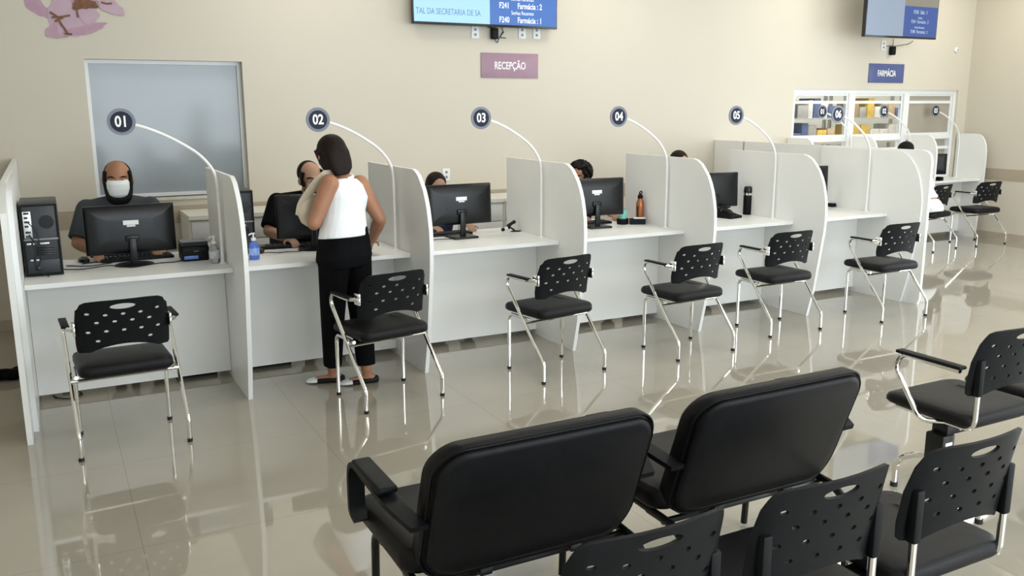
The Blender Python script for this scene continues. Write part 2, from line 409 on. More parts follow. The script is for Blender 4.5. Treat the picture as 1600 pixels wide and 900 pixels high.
# ------------------------------------------------------------------ booth dividers
prof = [(1.18, 0.0), (1.18, HP), (0.29, HP), (0.235, 1.348), (0.18, 1.32), (0.136, 1.277), (0.098, 1.235), (0.066, 1.18), (0.04, 1.12),
        (0.021, 1.05), (0.006, 0.98), (0.0, 0.90), (0.0, 0.82), (0.006, 0.73), (0.02, 0.64), (0.078, 0.24), (0.135, 0.0)]
ords = ['first', 'second', 'third', 'fourth', 'fifth', 'sixth']
def divider(x, pf, label, name='divider_panel', th=TH, group='curved booth dividers', y0=0, s=1):
    t = thing(name, label, 'divider', (x, y0, 0), 0, group)
    mb = MB(); mb.prism(pf, lambda p: V((-th/2, p[0], p[1])), lambda p: V((th/2, p[0], p[1])))
    obj('panel', mb, mdf, t, ang=30)
    # edge banding along the front profile
    fr_ = [p for p in pf[2:]]; vs = []; n = len(fr_)
    for i, p in enumerate(fr_):
        a = V(fr_[max(0, i-1)]); b = V(fr_[min(n-1, i+1)]); d = (b-a).normalized(); nn = V((-abs(d.y), abs(d.x) if i < n*0.8 else 0)).normalized()
        nn = V((d.y, -d.x)); nn = nn if nn.x < 0 or (abs(nn.x) < 1e-6 and nn.y > 0) else -nn
        if i == 0: nn = V((0, 1))
        for sx_, off in ((-th/2-.0008, 0.0), (-th/2-.0008, .0018), (th/2+.0008, .0018), (th/2+.0008, 0.0)):
            q = V(p)+nn*off; vs.append((sx_, q.x, q.y))
    fs = []
    for i in range(n-1):
        for k in range(4): fs.append((i*4+k, i*4+(k+1) % 4, i*4+4+(k+1) % 4, i*4+4+k))
    fs += [(0, 1, 2, 3), tuple((n-1)*4+k for k in (3, 2, 1, 0))]
    obj('edge_band', MB().add(vs, fs), mdf_edge, t, ang=30)
    return t
dl = ['curved white divider at the left end of the counter, beside the black computer tower',
      'curved white divider between the masked man\'s booth 01 and booth 02',
      'curved white divider right of the standing woman, between booths 02 and 03',
      'curved white divider between booth 03 and booth 04 with the copper bottle',
      'curved white divider between booth 04 and booth 05 with the thermos',
      'curved white divider between booth 05 and booth 06',
      'curved white divider closing booth 06 against the long partition']
for i in range(7): divider(i*BW, prof, dl[i])
def partition(name, x, y0, label, z1, chamfer):
    t = thing(name, label, 'partition', (x, 0, 0))
    y1 = WY-.006
    pf = [(y1, .09), (y1-.012, .09), (y1-.012, 0), (y0+.02, 0)]+[(y0, .06), (y0-.0, 1.15)]+chamfer+[(y1, z1)]
    mb = MB().prism(pf, lambda p: V((-.014, p[0], p[1])), lambda p: V((.014, p[0], p[1])))
    obj('panel', mb, mdf, t, ang=30)
    obj('panel_joint', MB().box(-.0155, -.0135, 2.31, 2.325, .1, z1-.003), grey_m, t)
    return t
partition('long_partition', 6*BW+.028, -.045, 'long tall white partition running from the counter front back to the wall', 1.372,
          [(-.045, 1.28), (-.03, 1.33), (.0, 1.36), (.05, 1.372)])
partition('end_partition', -.028, -.095, 'tall white end partition at the far left of the picture', 1.372,
          [(-.095, 1.2), (-.075, 1.24), (.30, 1.372)])

# ------------------------------------------------------------------ booth desks and number signs
def booth_desk(i):
    x0, x1 = i*BW+TH/2+.002, (i+1)*BW-TH/2-.002
    t = thing('booth_desk', ['white desk of booth 01 under the masked man\'s monitor', 'white desk of booth 02 that the woman stands against',
        'white desk of booth 03 with black scanner stand', 'white desk of booth 04 with copper bottle and tray', 'white desk of booth 05 with thermos',
        'white desk of booth 06, beside the long partition'][i], 'desk', ((x0+x1)/2, 0, 0), 0, 'counter booth desks')
    h = (x1-x0)/2
    obj('worktop', MB().box(-h, h, TY0+.002, TY1, T-.025, T), mdf, t, smooth=False)
    obj('edge_band', MB().box(-h, h, TY0, TY0+.002, T-.026, T+.001), mdf_edge, t, smooth=False)
    obj('modesty_panel', MB().box(-h, h, .675, .695, .045, T-.025), mdf, t, smooth=False)
    return t
for i in range(6): booth_desk(i)
def number_sign(x, num, label, y=0.567, yd=-.067, off=-.525, group='numbered booth signs'):
    t = thing('number_sign', label, 'sign', (x, y, T), 0, group)
    R = [(-.0, 0), (-.0, .12), (-.0, .40), (-.003, .50), (-.014, .57), (-.046, .63), (-.105, .695), (-.175, .745), (-.25, .79), (-.33, .83), (-.40, .858), (-.452, .874)]
    k = off/-.525
    pth = [(px*k, yd*min(1, (-px)/.44), pz) for px, pz in R]
    obj('pole', MB().tube(spline(pth, 4), .0095, 10), pole_m, t)
    obj('pole_foot', MB().lathe([(.0, 0), (.02, 0), (.02, .006), (.012, .01), (0, .01)], n=16), pole_m, t)
    ds = obj('disc', MB().lathe([(0, -.003), (.060, -.003), (.060, .004), (0, .004)], (off, yd, .893), 40, 'y'), navy, t)
    obj('ring', MB().lathe([(0, -.0015), (.078, -.0015), (.078, .005), (0, .005)], (off, yd, .893), 40, 'y'), ring_m, ds)
    text('numerals', num, .088, (off, yd-.0042, .892), white_l, ds, sx=.82, bold=.0022)
    return t
for i in range(6):
    number_sign((i+1)*BW-.038, '0%d' % (i+1), 'round navy sign numbered 0%d on a curved white pole in the main counter' % (i+1))

# ------------------------------------------------------------------ pharmacy desks
PX = [8.13, 9.17, 10.25, 11.23]; PY = 2.34
pprof = [(WY-.02-PY, 0.09), (WY-.02-PY, HP+.02), (.14, HP+.02), (.085, 1.35), (.045, 1.30), (.018, 1.24), (.004, 1.16), (0, 1.08), (0, .80), (.01, .6), (.05, .0), (WY-.035-PY, 0)]
for i, x in enumerate(PX):
    p = pprof
    t = thing('divider_panel', ['small curved white divider at the left end of the pharmacy counter', 'second small curved divider of the pharmacy counter, behind sign 06',
        'third small curved divider of the pharmacy counter, left of sign 03', 'small curved white divider at the right end of the pharmacy counter'][i], 'divider', (x, PY, 0), 0, 'pharmacy counter dividers')
    obj('panel', MB().prism(p, lambda q: V((-.012, q[0], q[1])), lambda q: V((.012, q[0], q[1]))), mdf, t, ang=30)
for i in range(3):
    a, b = PX[i]+.014, PX[i+1]-.014
    t = thing('pharmacy_desk', ['white pharmacy desk behind the long partition', 'white pharmacy desk where the person in white sits',
        'white pharmacy desk on the far right with a slim black monitor'][i], 'desk', ((a+b)/2, PY, 0), 0, 'pharmacy counter desks')
    h = (b-a)/2
    obj('worktop', MB().box(-h, h, .05, WY-.01-PY, T-.025, T), mdf, t, smooth=False)
    obj('modesty_panel', MB().box(-h, h, .30, .32, .06, T-.025), mdf, t, smooth=False)
for i in range(3):
    number_sign(PX[i+1]-.03, '0%d' % (i+1), 'small round navy sign numbered 0%d on a curved pole at the pharmacy hatch' % (i+1), y=2.735, yd=0, off=-.535, group='pharmacy number signs')

# ------------------------------------------------------------------ low cabinets behind the desks
cl = ['low white cabinet against the wall behind booth 01', 'low white cabinet against the wall behind booth 02', 'low white cabinet against the wall behind the monitor of booth 03',
      'low white cabinet against the wall behind booth 03, beside its right divider', 'low white cabinet against the wall behind booth 04']
for i in range(4):
    a, b = 1.165+i*.953, 1.165+(i+1)*.953-.004
    t = thing('low_cabinet', cl[i], 'cabinet', ((a+b)/2, 2.28, 0), 0, 'low cabinets along the wall'); h = (b-a)/2
    D = WY-.02-2.28
    obj('body', MB().box(-h, h, .018, D, .04, .862).box(-h+.02, h-.02, .05, D, 0, .04), cabtop_m, t, smooth=False)
    obj('top', MB().box(-h, h, -.01, D, .866, .90), cabtop_m, t, smooth=False)
    for s in (-1, 1):
        dr = obj('drawer', MB().rbox(min(s*.006, s*(h-.02)), max(s*.006, s*(h-.02)), 0, .016, .69, .845, .002), cab_m, t)
        o_ = obj('handle', MB().tube(arc_path([(s*h/2-.05, 0, .77), (s*h/2-.05, -.02, .77), (s*h/2+.05, -.02, .77), (s*h/2+.05, 0, .77)], .01), .004, 8), grey_m, dr)
        d2 = obj('door', MB().rbox(min(s*.006, s*(h-.02)), max(s*.006, s*(h-.02)), 0, .016, .05, .682, .002), cab_m, t)
        obj('handle', MB().tube(arc_path([(s*.05, 0, .50), (s*.05, -.02, .50), (s*.05, -.02, .60), (s*.05, 0, .60)], .01), .004, 8), grey_m, d2)

# ------------------------------------------------------------------ visitor chair
def back_fn(w, z0, z1, curve=.05, lean=.06):
    def fn(u, v):      # u across, v height; returns point with bow away from the sitter in the middle (sitter faces +Y)
        k = (u/(w/2))**2; y = curve*k + .022*k**5 - lean*max(0,(v-z0)/(z1-z0))**1.3
        return (u, y, v), (-2*curve*u/(w/2)**2-.22*u/(w/2)**2*k**4, 1, 1.3*lean/(z1-z0)*max(.05, (v-z0)/(z1-z0))**.3)
    return fn
def perforated_back(w=.45, z0=.53, z1=.805, th=.006, curve=.035, lean=.05):
    h = w/2; n = 10
    ol = [(-h+.012, z0)]
    for k in range(0, n+1):      # arched lower edge
        t_ = k/n; u = -h+.06+t_*(w-.12); ol.append((u, z0+.034*max(0,math.sin(PI*t_))**.8))
    ol.append((h-.012, z0))
    ol += [(h-.003, z0+.01), (h, z0+.05), (h, z0+.15), (h-.008, z0+.23), (h-.018, z1-.035), (h-.028, z1-.014), (h-.05, z1-.004)]
    ol += [(h*k, z1) for k in (.5, .25, 0, -.25, -.5)]
    ol += [(-h+.05, z1-.004), (-h+.028, z1-.014), (-h+.018, z1-.035), (-h+.008, z0+.23), (-h, z0+.15), (-h, z0+.05), (-h+.003, z0+.01)]
    holes = []
    def slot(cx, cz, a, b, n=8): return [(cx+a*math.cos(2*PI*k/n), cz+b*math.sin(2*PI*k/n)) for k in range(n)]
    holes.append(slot(0, z1-.036, .062, .0155, 18))
    dz = .050
    for r in range(4):
        z = z1-.066-r*dz; n_ = 5 if r % 2 == 0 else 4
        for k in range(n_):
            cx = (k-(n_-1)/2)*.084
            if r == 0 and n_ == 5 and k in (1, 2, 3): zz = z-.012
            else: zz = z
            if zz < z0+.045*math.cos(cx/h*PI/2)+.018: continue
            holes.append(slot(cx, zz, .0118, .0075))
    return plate(ol, holes, .021, th, back_fn(w, z0, z1, curve, lean))
def cushion(w, d, z0, z1, r=.028, wf=1.0):
    """rounded seat pad, front edge rolled down"""
    mb = MB(); nx, ny = 14, 12; N = []
    def sup(t): return math.copysign(abs(t), t)
    out = rrect(-w/2, w/2, -d/2, d/2, .06, 5)
    layers = [(0, .0), (.35, 1.0), (.7, 1.0), (.9, .75), (1.0, .25)]
    secs = []
    rings = [(z0, .024), (z0+.006, .008), (z0+.25*(z1-z0), .0), (z0+.65*(z1-z0), .001), (z0+.86*(z1-z0), .008), (z1-.003, .020), (z1+.003, .055), (z1+.007, .12)]
    vs = []; fs = []; n = len(out)
    for z, ins in rings:
        for (x, y) in out:
            k = 1-ins/(w/2); kk = 1-ins/(d/2)
            zz = z - (.014*max(0, (y-d*.25)/(d*.25))**2 if z > z0+.02 else 0)
            vs.append((x*k, y*kk, zz))
    for i in range(len(rings)-1):
        for k in range(n): fs.append((i*n+k, i*n+(k+1) % n, (i+1)*n+(k+1) % n, (i+1)*n+k))
    fs.append(tuple(range(n))[::-1]); fs.append(tuple(range((len(rings)-1)*n, len(rings)*n)))
    return mb.add(vs, fs)
def make_visitor_chair(label):
    t = thing('visitor_chair', label, 'chair', (0, 0, 0), 0, 'perforated-back visitor chairs at the counters')
    c = cushion(.465, .44, .400, .470)
    for v in c.v: v.y += .07
    obj('seat', c, blk_leather, t, ang=60)
    b = perforated_back()
    for v in b.v: v.y += -.115
    bk = obj('backrest', b, blk_plastic, t, ang=40)
    for s in (-1, 1):
        obj('bracket', MB().rbox(s*.232-.006, s*.232+.006, -.115, -.055, .625, .695, .004), chrome, bk)
        path = arc_path([(s*.265, -.21, .012), (s*.265, -.21, .135), (s*.268, .19, .60), (s*.268, .165, .660), (s*.268, -.045, .657), (s*.236, -.09, .657)], [0, .02, .03, .03, .02, 0], 6)
        lg = obj('rear_leg', MB().tube(path, .0115, 10), chrome, t)
        obj('foot_cap', MB().lathe([(0, 0), (.014, 0), (.014, .018), (0, .018)], (s*.265, -.21, 0), 12), tile_dark, lg)
        fp = arc_path([(s*.233, .205, .012), (s*.233, .205, .395), (s*.236, -.115, .39), (s*.262, -.04, .37)], [0, .045, .03, 0], 6)
        fp = arc_path([(s*.233, .205, .012), (s*.233, .205, .392), (s*.240, -.04, .390)], [0, .05, 0], 6)
        lg = obj('front_leg', MB().tube(fp, .0115, 10), chrome, t)
        obj('foot_cap', MB().lathe([(0, 0), (.014, 0), (.014, .018), (0, .018)], (s*.233, .205, 0), 12), tile_dark, lg)
        obj('armrest_pad', MB().rbox(s*.266-.020, s*.266+.020, -.055, .165, .660, .674, .006, 3), blk_plastic, t)
    obj('crossbar', MB().tube([(-.266, -.017, .366), (.266, -.017, .366)], .0095, 8), chrome, t)
    return t
chairs = [((.458, -.223), 3.0, 'black perforated visitor chair seen from behind at booth 01, in front of the masked man'),
          ((1.937, -.198), 10.1, 'black perforated visitor chair just behind the standing woman at booth 02'),
          ((3.13, -.208), 9.3, 'black perforated visitor chair at booth 03, right of the one behind the woman'),
          ((4.241, -.225), 3.7, 'black perforated visitor chair at booth 04, in front of the copper bottle'),
          ((5.291, -.059), -.1, 'black perforated visitor chair at booth 05, between two other chairs below sign 05'),
          ((6.436, -.141), -.5, 'black perforated visitor chair at booth 06, beside the end of the long partition'),
          ((9.87, 2.06), 8, 'small distant visitor chair at the pharmacy counter, used by the person in white'),
          ((10.78, 2.05), -3, 'small distant empty visitor chair at the pharmacy counter beside the right wall')]
vc = None
for (xy, a, lb) in chairs:
    if vc is None: vc = make_visitor_chair(lb); vc.location = (*xy, 0); vc.rotation_euler = (0, 0, math.radians(a))
    else: dup(vc, (*xy, 0), math.radians(a), lb)

# ------------------------------------------------------------------ beam seating
def make_beam(label, n, pitch, arms, name='beam_seating', posts=(0,)):
    """n perforated seats on a black beam; x=0 is the centre of the first seat, facing +Y"""
    t = thing(name, label, 'bench seating')
    L = (n-1)*pitch
    obj('beam', MB().rbox(-.20, L+.24, -.045, .035, .335, .395, .006), blk_metal, t)
    for k in range(n):
        x = k*pitch
        c = cushion(.47, .46, .405, .468)
        for v in c.v: v.x += x; v.y += .06
        st = obj('seat', c, blk_leather, t, ang=60)
        b = perforated_back(.455, .55, .845, .010, .035, .05)
        for v in b.v: v.x += x; v.y += -.175
        bk = obj('backrest', b, blk_plastic, t, ang=40)
        for s in (-1, 1):
            obj('socket', MB().rbox(x+s*.200-.016, x+s*.200+.016, -.180, -.150, .553, .715, .007), blk_plastic, bk)
            obj('upright_tube', MB().tube(arc_path([(x+s*.200, -.166, .60), (x+s*.200, -.166, .395), (x+s*.190, .0, .392), (x+s*.190, .23, .395)], [0, .06, .02, 0], 6), .0115, 10), chrome, t)
    for x, s in arms:
        obj('armrest_tube', MB().tube(arc_path([(x-s*.07, -.02, .392), (x, .05, .392), (x, .20, .60), (x, .17, .668), (x, -.12, .664)], [0, .04, .05, .05, 0], 6), .0115, 10), chrome, t)
        obj('armrest_pad', MB().rbox(x-.024, x+.024, -.135, .19, .671, .687, .007, 3), blk_plastic, t)
    for x in posts:
        p = obj('post', MB().rbox(x-.04, x+.04, -.05, .04, .20, .337, .006), blk_metal, t)
        obj('maker_label', MB().box(x-.022, x+.022, -.0515, -.049, .29, .305), label_m, p)
        for s, e in ((1, .21), (-1, -.225)):
            fp = obj('foot', MB().tube(arc_path([(x, 0, .215), (x, e*.45, .20), (x, e, .14), (x, e, .012)], [0, .03, .07, 0], 6), .0135, 10), chrome, t)
            obj('foot_cap', MB().lathe([(0, 0), (.017, 0), (.017, .02), (0, .02)], (x, e, 0), 12), tile_dark, fp)
    return t
b1 = make_beam('row of three black perforated seats on a beam along the bottom right edge', 3, .565, [], posts=(.28, 1.0))
b1.location = (1.327, -3.53, 0)
b2 = make_beam('row of black perforated seats on a beam at the right edge, with chrome armrest', 3, .565, [(-.265, -1)], posts=(-.19+.0, 1.1))
b2.location = (3.785, -2.795, 0)

# ------------------------------------------------------------------ wide upholstered armchairs
def make_wide_chair(label):
    t = thing('wide_armchair', label, 'armchair', (0, 0, 0), 0, 'wide black upholstered waiting chairs')
    # seat
    c = cushion(.82, .50, .40, .485)
    for v in c.v: v.y += .135
    obj('seat', c, blk_soft, t, ang=60)
    # backrest: thick padded panel with a plastic-backed shell
    ol = rrect(-.377, .377, .385, .850, .1, 8, rs=[.09, .12, .09, .09])
    def pad(off0, off1, ins, name, m, par, bev=.022):
        rings = [(off0, ins+.02), (off0+.006, ins+.006), (off0+.018, ins), (off1-.018, ins), (off1-.006, ins+.006), (off1, ins+.022), (off1+.008, ins+.10)]
        vs = []; fs = []; n = len(ol)
        for y, i_ in rings:
            for (x, z) in ol:
                cx, cz = 0, .605; kx = 1-i_/.377; kz = 1-i_/.22
                X = x*kx; Z = cz+(z-cz)*kz; bow = .045*(X/.377)**2
                Zt = Z + .016*(1-(X/.377)**2)*(1 if Z > cz else 0)*((Z-cz)/.22)
                vs.append((X, y+bow-.16*max(0,(Z-.385)/.465)**1.05, Zt))
        for i in range(len(rings)-1):
            for k in range(n): fs.append((i*n+k, i*n+(k+1) % n, (i+1)*n+(k+1) % n, (i+1)*n+k))
        fs.append(tuple(range(n))[::-1]); fs.append(tuple(range((len(rings)-1)*n, len(rings)*n)))
        return obj(name, MB().add(vs, fs), m, par, ang=60)
    bk = pad(-.16, -.085, 0.0, 'backrest', blk_soft, t)
    pad(-.178, -.155, .012, 'back_shell', blk_leather, bk)
    # piping bead between shell and cushion
    bead = []
    for (x, z) in ol+[ol[0]]:
        kx = 1-.004/.377; X = x*kx; Z = .605+(z-.605)*(1-.004/.22); Zt = Z+.016*(1-(X/.377)**2)*(1 if Z > .605 else 0)*((Z-.605)/.22)
        bead.append((X, -.157+.045*(X/.377)**2-.16*max(0,(Z-.385)/.465)**1.05, Zt))
    obj('piping', MB().tube(bead, .0045, 6, cap=False), blk_soft, bk)
    for s in (-1, 1):
        x = s*.433
        # flat loop armrest
        path = arc_path([(s*.425, .23, .445), (x, .26, .47), (x, .26, .658), (x, -.08, .635), (s*.392, -.20, .600)], [0, .02, .08, .05, 0], 7)
        mb = MB()
        vs = []; fs = []
        for i, p in enumerate(path):
            a = path[max(0, i-1)]; b = path[min(len(path)-1, i+1)]; d = (b-a).normalized()
            X = V((1, 0, 0)); N = d.cross(X).normalized(); w = .027
            for (e, g) in ((-w, -.009), (w, -.009), (w, .009), (-w, .009)): vs.append(p+X*e+N*g)
        for i in range(len(path)-1):
            for k in range(4): fs.append((i*4+k, i*4+(k+1) % 4, i*4+4+(k+1) % 4, i*4+4+k))
        fs += [(3, 2, 1, 0), tuple((len(path)-1)*4+k for k in range(4))]
        ar = obj('armrest', mb.add(vs, fs), blk_plastic, t, ang=50)
        obj('armrest_pad', MB().rbox(x-.032, x+.032, -.06, .20, .655, .676, .009, 3), blk_plastic, ar)
        # black tube side frame under the seat
        xx = s*.37
        lg = obj('front_leg', MB().tube(arc_path([(xx, .29, .012), (xx, .27, .385), (xx, -.16, .372), (xx, -.27, .30)], [0, .06, .06, 0], 7), .014, 10), blk_metal, t)
        obj('rear_leg', MB().tube(arc_path([(xx, -.02, .372), (xx, -.17, .372), (xx, -.235, .33), (xx, -.255, .012)], [0, .05, .09, 0], 7), .014, 10), blk_metal, t)
        obj('seat_bracket', MB().rbox(s*.16-.022, s*.16+.022, -.15, .15, .368, .398, .006), blk_metal, t)
    obj('crossbar', MB().tube([(-.37, -.10, .36), (.37, -.10, .36)], .012, 8), blk_metal, t)
    obj('crossbar', MB().tube([(-.37, .22, .36), (.37, .22, .36)], .012, 8), blk_metal, t)
    obj('crossbar', MB().tube([(-.37, -.25, .13), (.37, -.25, .13)], .010, 8), blk_metal, t)
    return t
wc = make_wide_chair('wide black upholstered armchair in the foreground, nearest the camera, its left armrest showing')
wc.location = (1.415, -2.85, 0)
dup(wc, (2.322, -2.85, 0), 0, 'wide black upholstered armchair, right of and beyond the nearest one')

# ------------------------------------------------------------------ monitors and desk equipment
def make_monitor(label, loc, rz, w=.53, h=.305, zc=.225, tilt=.04, base='round', mark=True, name='monitor', handle=False):
    t = thing(name, label, 'monitor', loc, rz, 'black monitors')     # seen from its back: back faces -Y
    M_ = Matrix.Translation((0, 0, zc)) @ Matrix.Rotation(-tilt, 4, 'X')
    mb = MB()
    rings = [(.018, 1.0, 1.0), (.0, 1.0, 1.0), (-.006, .992, .985), (-.014, .96, .93), (-.021, .90, .84), (-.026, .82, .72), (-.0295, .70, .56), (-.031, .5, .4)]
    vs = []; fs = []
    ol = rrect(-w/2, w/2, -h/2, h/2, .008, 3); n = len(ol)
    for y, kx, kz in rings:
        for (x, z) in ol: vs.append(M_ @ V((x*kx, y, z*kz+(.0 if kz > .9 else -.0))))
    for i in range(len(rings)-1):
        for k in range(n): fs.append((i*n+k, i*n+(k+1) % n, (i+1)*n+(k+1) % n, (i+1)*n+k))
    fs.append(tuple(range(n))[::-1]); fs.append(tuple(range((len(rings)-1)*n, len(rings)*n)))
    hs = obj('housing', mb.add(vs, fs), blk_mon, t, ang=50)
    obj('screen', MB().rbox(-w/2+.008, w/2-.008, .0182, .0195, -h/2+.012, h/2-.008, .0005, 1, M_), mat('lcd_screen', (.02, .025, .03), .1, emit=(.35, .5, .7), estr=.5), hs)
    if mark:
        obj('label_sticker', MB().rbox(-.045, .045, -.0335, -.0305, .030, .058, .0004, 1, M_), label_m, hs)
        obj('label_sticker', MB().rbox(-.025, .025, -.0335, -.0305, .018, .028, .0004, 1, M_), label_m, hs)
        for k, (a, b) in enumerate(((-.05, -.015), (.005, .02), (.028, .05))):
            obj('maker_mark', MB().rbox(a, b, -.0262, -.0225, .092, .098, .0004, 1, M_), mat('grey_mark', (.35, .36, .38), .3, var=.05), hs)
    obj('neck', MB().rbox(-.022, .022, -.058, -.036, .012, zc-.05, .006), blk_mon, t)
    obj('neck_hinge', MB().rbox(-.04, .04, -.046, -.026, zc-.075, zc-.035, .006, 2), blk_mon, t)
    if base == 'round': obj('base', MB().lathe([(0, 0), (.115, 0), (.118, .006), (.10, .013), (0, .016)], (0, -.03, 0), 32, sc=(1, .75)), blk_mon, t)
    else: obj('base', MB().rbox(-.10, .10, -.115, .075, 0, .016, .005), blk_mon, t)
    return t
make_monitor('black monitor with a white back label, in front of the masked man at booth 01', (.622, .80, T), math.radians(3), tilt=.02)
make_monitor('black monitor at booth 02, partly hidden behind the standing woman', (1.80, .86, T), math.radians(-10), w=.50, mark=False, zc=.23)
make_monitor('black monitor on a square stand at booth 03, left of the scanner stand', (2.925, .87, T), math.radians(2), w=.53, zc=.25, base='sq')
make_monitor('black monitor at booth 04, left of the teal cup', (4.13, .86, T), math.radians(-4), w=.53, zc=.245, base='sq')
make_monitor('black monitor turned away at booth 05, left of the thermos', (5.44, .95, T), math.radians(-8), w=.50, zc=.235, mark=False)
make_monitor('black monitor edge showing past the divider at booth 06', (6.62, 1.0, T), math.radians(-6), w=.50, zc=.25, mark=False)
make_monitor('slim black monitor on the far right pharmacy desk', (10.44, 2.56, T), math.radians(-24), w=.42, h=.27, zc=.21, mark=False)

def keyboard(label, loc, rz):
    t = thing('keyboard', label, 'keyboard', loc, rz, 'black keyboards')
    obj('body', MB().rbox(-.22, .22, -.07, .07, 0, .018, .006), blk_plastic, t)
    mb = MB()
    for r in range(5):
        for k in range(15): mb.rbox(-.207+k*.0278, -.207+k*.0278+.0235, -.058+r*.0235, -.058+r*.0235+.0195, .018, .0225, .002, 1)
    obj('keys', mb, blk_gloss, t)
def mouse(label, loc, rz=0):
    t = thing('computer_mouse', label, 'mouse', loc, rz)
    obj('shell', MB().lathe([(0, 0), (.030, 0), (.033, .008), (.029, .022), (.016, .032), (0, .035)], n=20, sc=(1, 1.7)), blk_gloss, t)
    obj('scroll_wheel', MB().lathe([(0, -.003), (.007, -.003), (.007, .003), (0, .003)], (0, .03, .026), 12, 'x'), grey_m, t)
keyboard('black keyboard in front of the masked man, behind his monitor stand', (.66, 1.00, T), math.radians(3))
keyboard('black keyboard at booth 02 left of the standing woman', (1.66, 1.03, T), math.radians(-6))
keyboard('black keyboard behind the monitor stand of booth 04', (4.16, 1.04, T), math.radians(2))
keyboard('black keyboard behind the monitor of booth 03', (2.86, 1.04, T), 0)
mouse('black mouse on the desk left of the masked man\'s keyboard', (.345, 1.04, T), .3)
mouse('round black mouse at booth 02 beside the blue sanitizer bottle', (1.425, .90, T), .2)

def cable(name, label, pts, r=.0032, cat='cable', m=None):
    o = obj(name, MB().tube(spline(pts, 6), r, 6), m or tile_dark)
    return tag(o, label, cat)
cable('power_cable', 'thin black cable running across the desk of booth 01 to the printer',
      [(.20, .80, T+.004), (.33, .74, T+.004), (.48, .80, T+.004), (.60, .66, T+.004), (.75, .74, T+.004), (.86, .74, T+.004), (.93, .80, T+.004)])
cable('monitor_cable', 'black cable looping on the desk beside the black computer tower', [(.24, .92, T+.004), (.36, .84, T+.004), (.50, .90, T+.004), (.46, .98, T+.004), (.33, .94, T+.004)])
cable('desk_cable', 'thin wavy black cable on the desk in front of the booth 02 keyboard', [(1.40, .80, T+.003), (1.47, .84, T+.003), (1.53, .79, T+.003), (1.60, .80, T+.003), (1.68, .78, T+.003), (1.78, .86, T+.003)], .0025)
cable('desk_cable', 'thin cable on the desk left of the booth 03 monitor stand', [(2.50, .80, T+.003), (2.60, .76, T+.003), (2.70, .83, T+.003), (2.84, .80, T+.003)], .0028)
cable('floor_cable', 'black cable coil on the floor below the desk of booth 01', [(.09, .78, .006), (.12, .70, .006), (.19, .66, .006), (.25, .72, .006), (.22, .80, .006), (.14, .80, .006)], .004)

def tower(label, loc, rz, full):
    t = thing('computer_tower', label, 'computer', loc, rz, 'black computer towers')   # rear faces -Y
    w, d, h = .20, .42, .43
    obj('case', MB().rbox(-w/2, w/2, 0, d, 0, h, .006), case_m, t)
    obj('rear_frame', frame_mb(-w/2+.004, w/2-.004, .006, h-.006, -.006, .001, .010), blk_plastic, t)
    p = obj('port_plate', MB().rbox(-.085, -.042, -.006, .0, h-.20, h-.045, .002), metal_plate, t)
    for k, z in enumerate((.05, .075, .10, .125, .16, .185)):
        obj('port', MB().rbox(-.078, -.078+(.02 if k % 2 else .028), -.010, -.004, h-z-.012, h-z, .002), blk_gloss, p)
    obj('fan_grille', MB().lathe([(0, -.004), (.04, -.004), (.04, 0), (0, 0)], (.035, 0, h-.11), 20, 'y'), blk_gloss, t)
    obj('case_shelf', MB().rbox(-.09, .09, -.008, 0, h-.215, h-.205, .002), grey_m, t)
    for k, (a, b) in enumerate(((-.078, -.055), (-.045, -.03), (-.012, .04))): obj('card_bracket', MB().rbox(a, b, -.007, 0, .19, .20, .001), metal_plate, t)
    for k in range(4): obj('slot_cover', MB().rbox(-.03, .06, -.005, 0, .125+k*.014, .134+k*.014, .001), blk_gloss, t)
    ps = obj('power_supply', MB().rbox(-.085, .085, -.006, 0, .02, .10, .004), case_m, t)
    obj('socket', MB().rbox(-.05, -.02, -.012, -.004, .035, .06, .003), blk_gloss, ps)
    for x in (-.06, -.03): obj('connector', MB().rbox(x-.008, x+.008, -.012, -.004, .094, .104, .002), metal_plate, ps)
    obj('rear_cable', MB().tube(spline([(-.06, -.01, .25), (-.03, -.03, .18), (-.045, -.035, .09), (-.02, -.03, .03), (.02, -.05, .004)], 6), .004, 6), tile_dark, t)
    obj('rear_cable', MB().tube(spline([(-.065, -.01, .33), (-.02, -.035, .26), (-.01, -.03, .13), (-.035, -.02, .05)], 6), .003, 6), tile_dark, t)
    return t
tower('black computer tower on the desk at the far left, its rear ports showing', (.122, .62, T), 0, True)
tower('black computer tower on the desk of booth 02, behind the divider', (1.300, .86, T), 0, False)

# small printer
t = thing('label_printer', 'small black desktop printer with blue strip, left of the clear sanitizer bottle', 'printer', (.99, .80, T))
obj('body', MB().rbox(-.085, .085, -.07, .10, 0, .10, .012, 3), blk_plastic, t)
obj('lid', MB().prism([(-.075, .10), (.10, .10), (.10, .122), (-.05, .122)], lambda p: V((-.08, p[0], p[1])), lambda p: V((.08, p[0], p[1]))), blk_gloss, t)
obj('blue_strip', MB().rbox(-.072, .015, -.0735, -.069, .014, .036, .002), mat('blue_strip', (.12, .22, .62), .3, var=.05), t)
obj('grey_mark', MB().rbox(-.01, .018, -.0725, -.069, .062, .066, .001), grey_m, t)
obj('paper_slot', MB().rbox(-.065, .065, -.0715, -.069, .072, .076, .001), dark_gap, t)

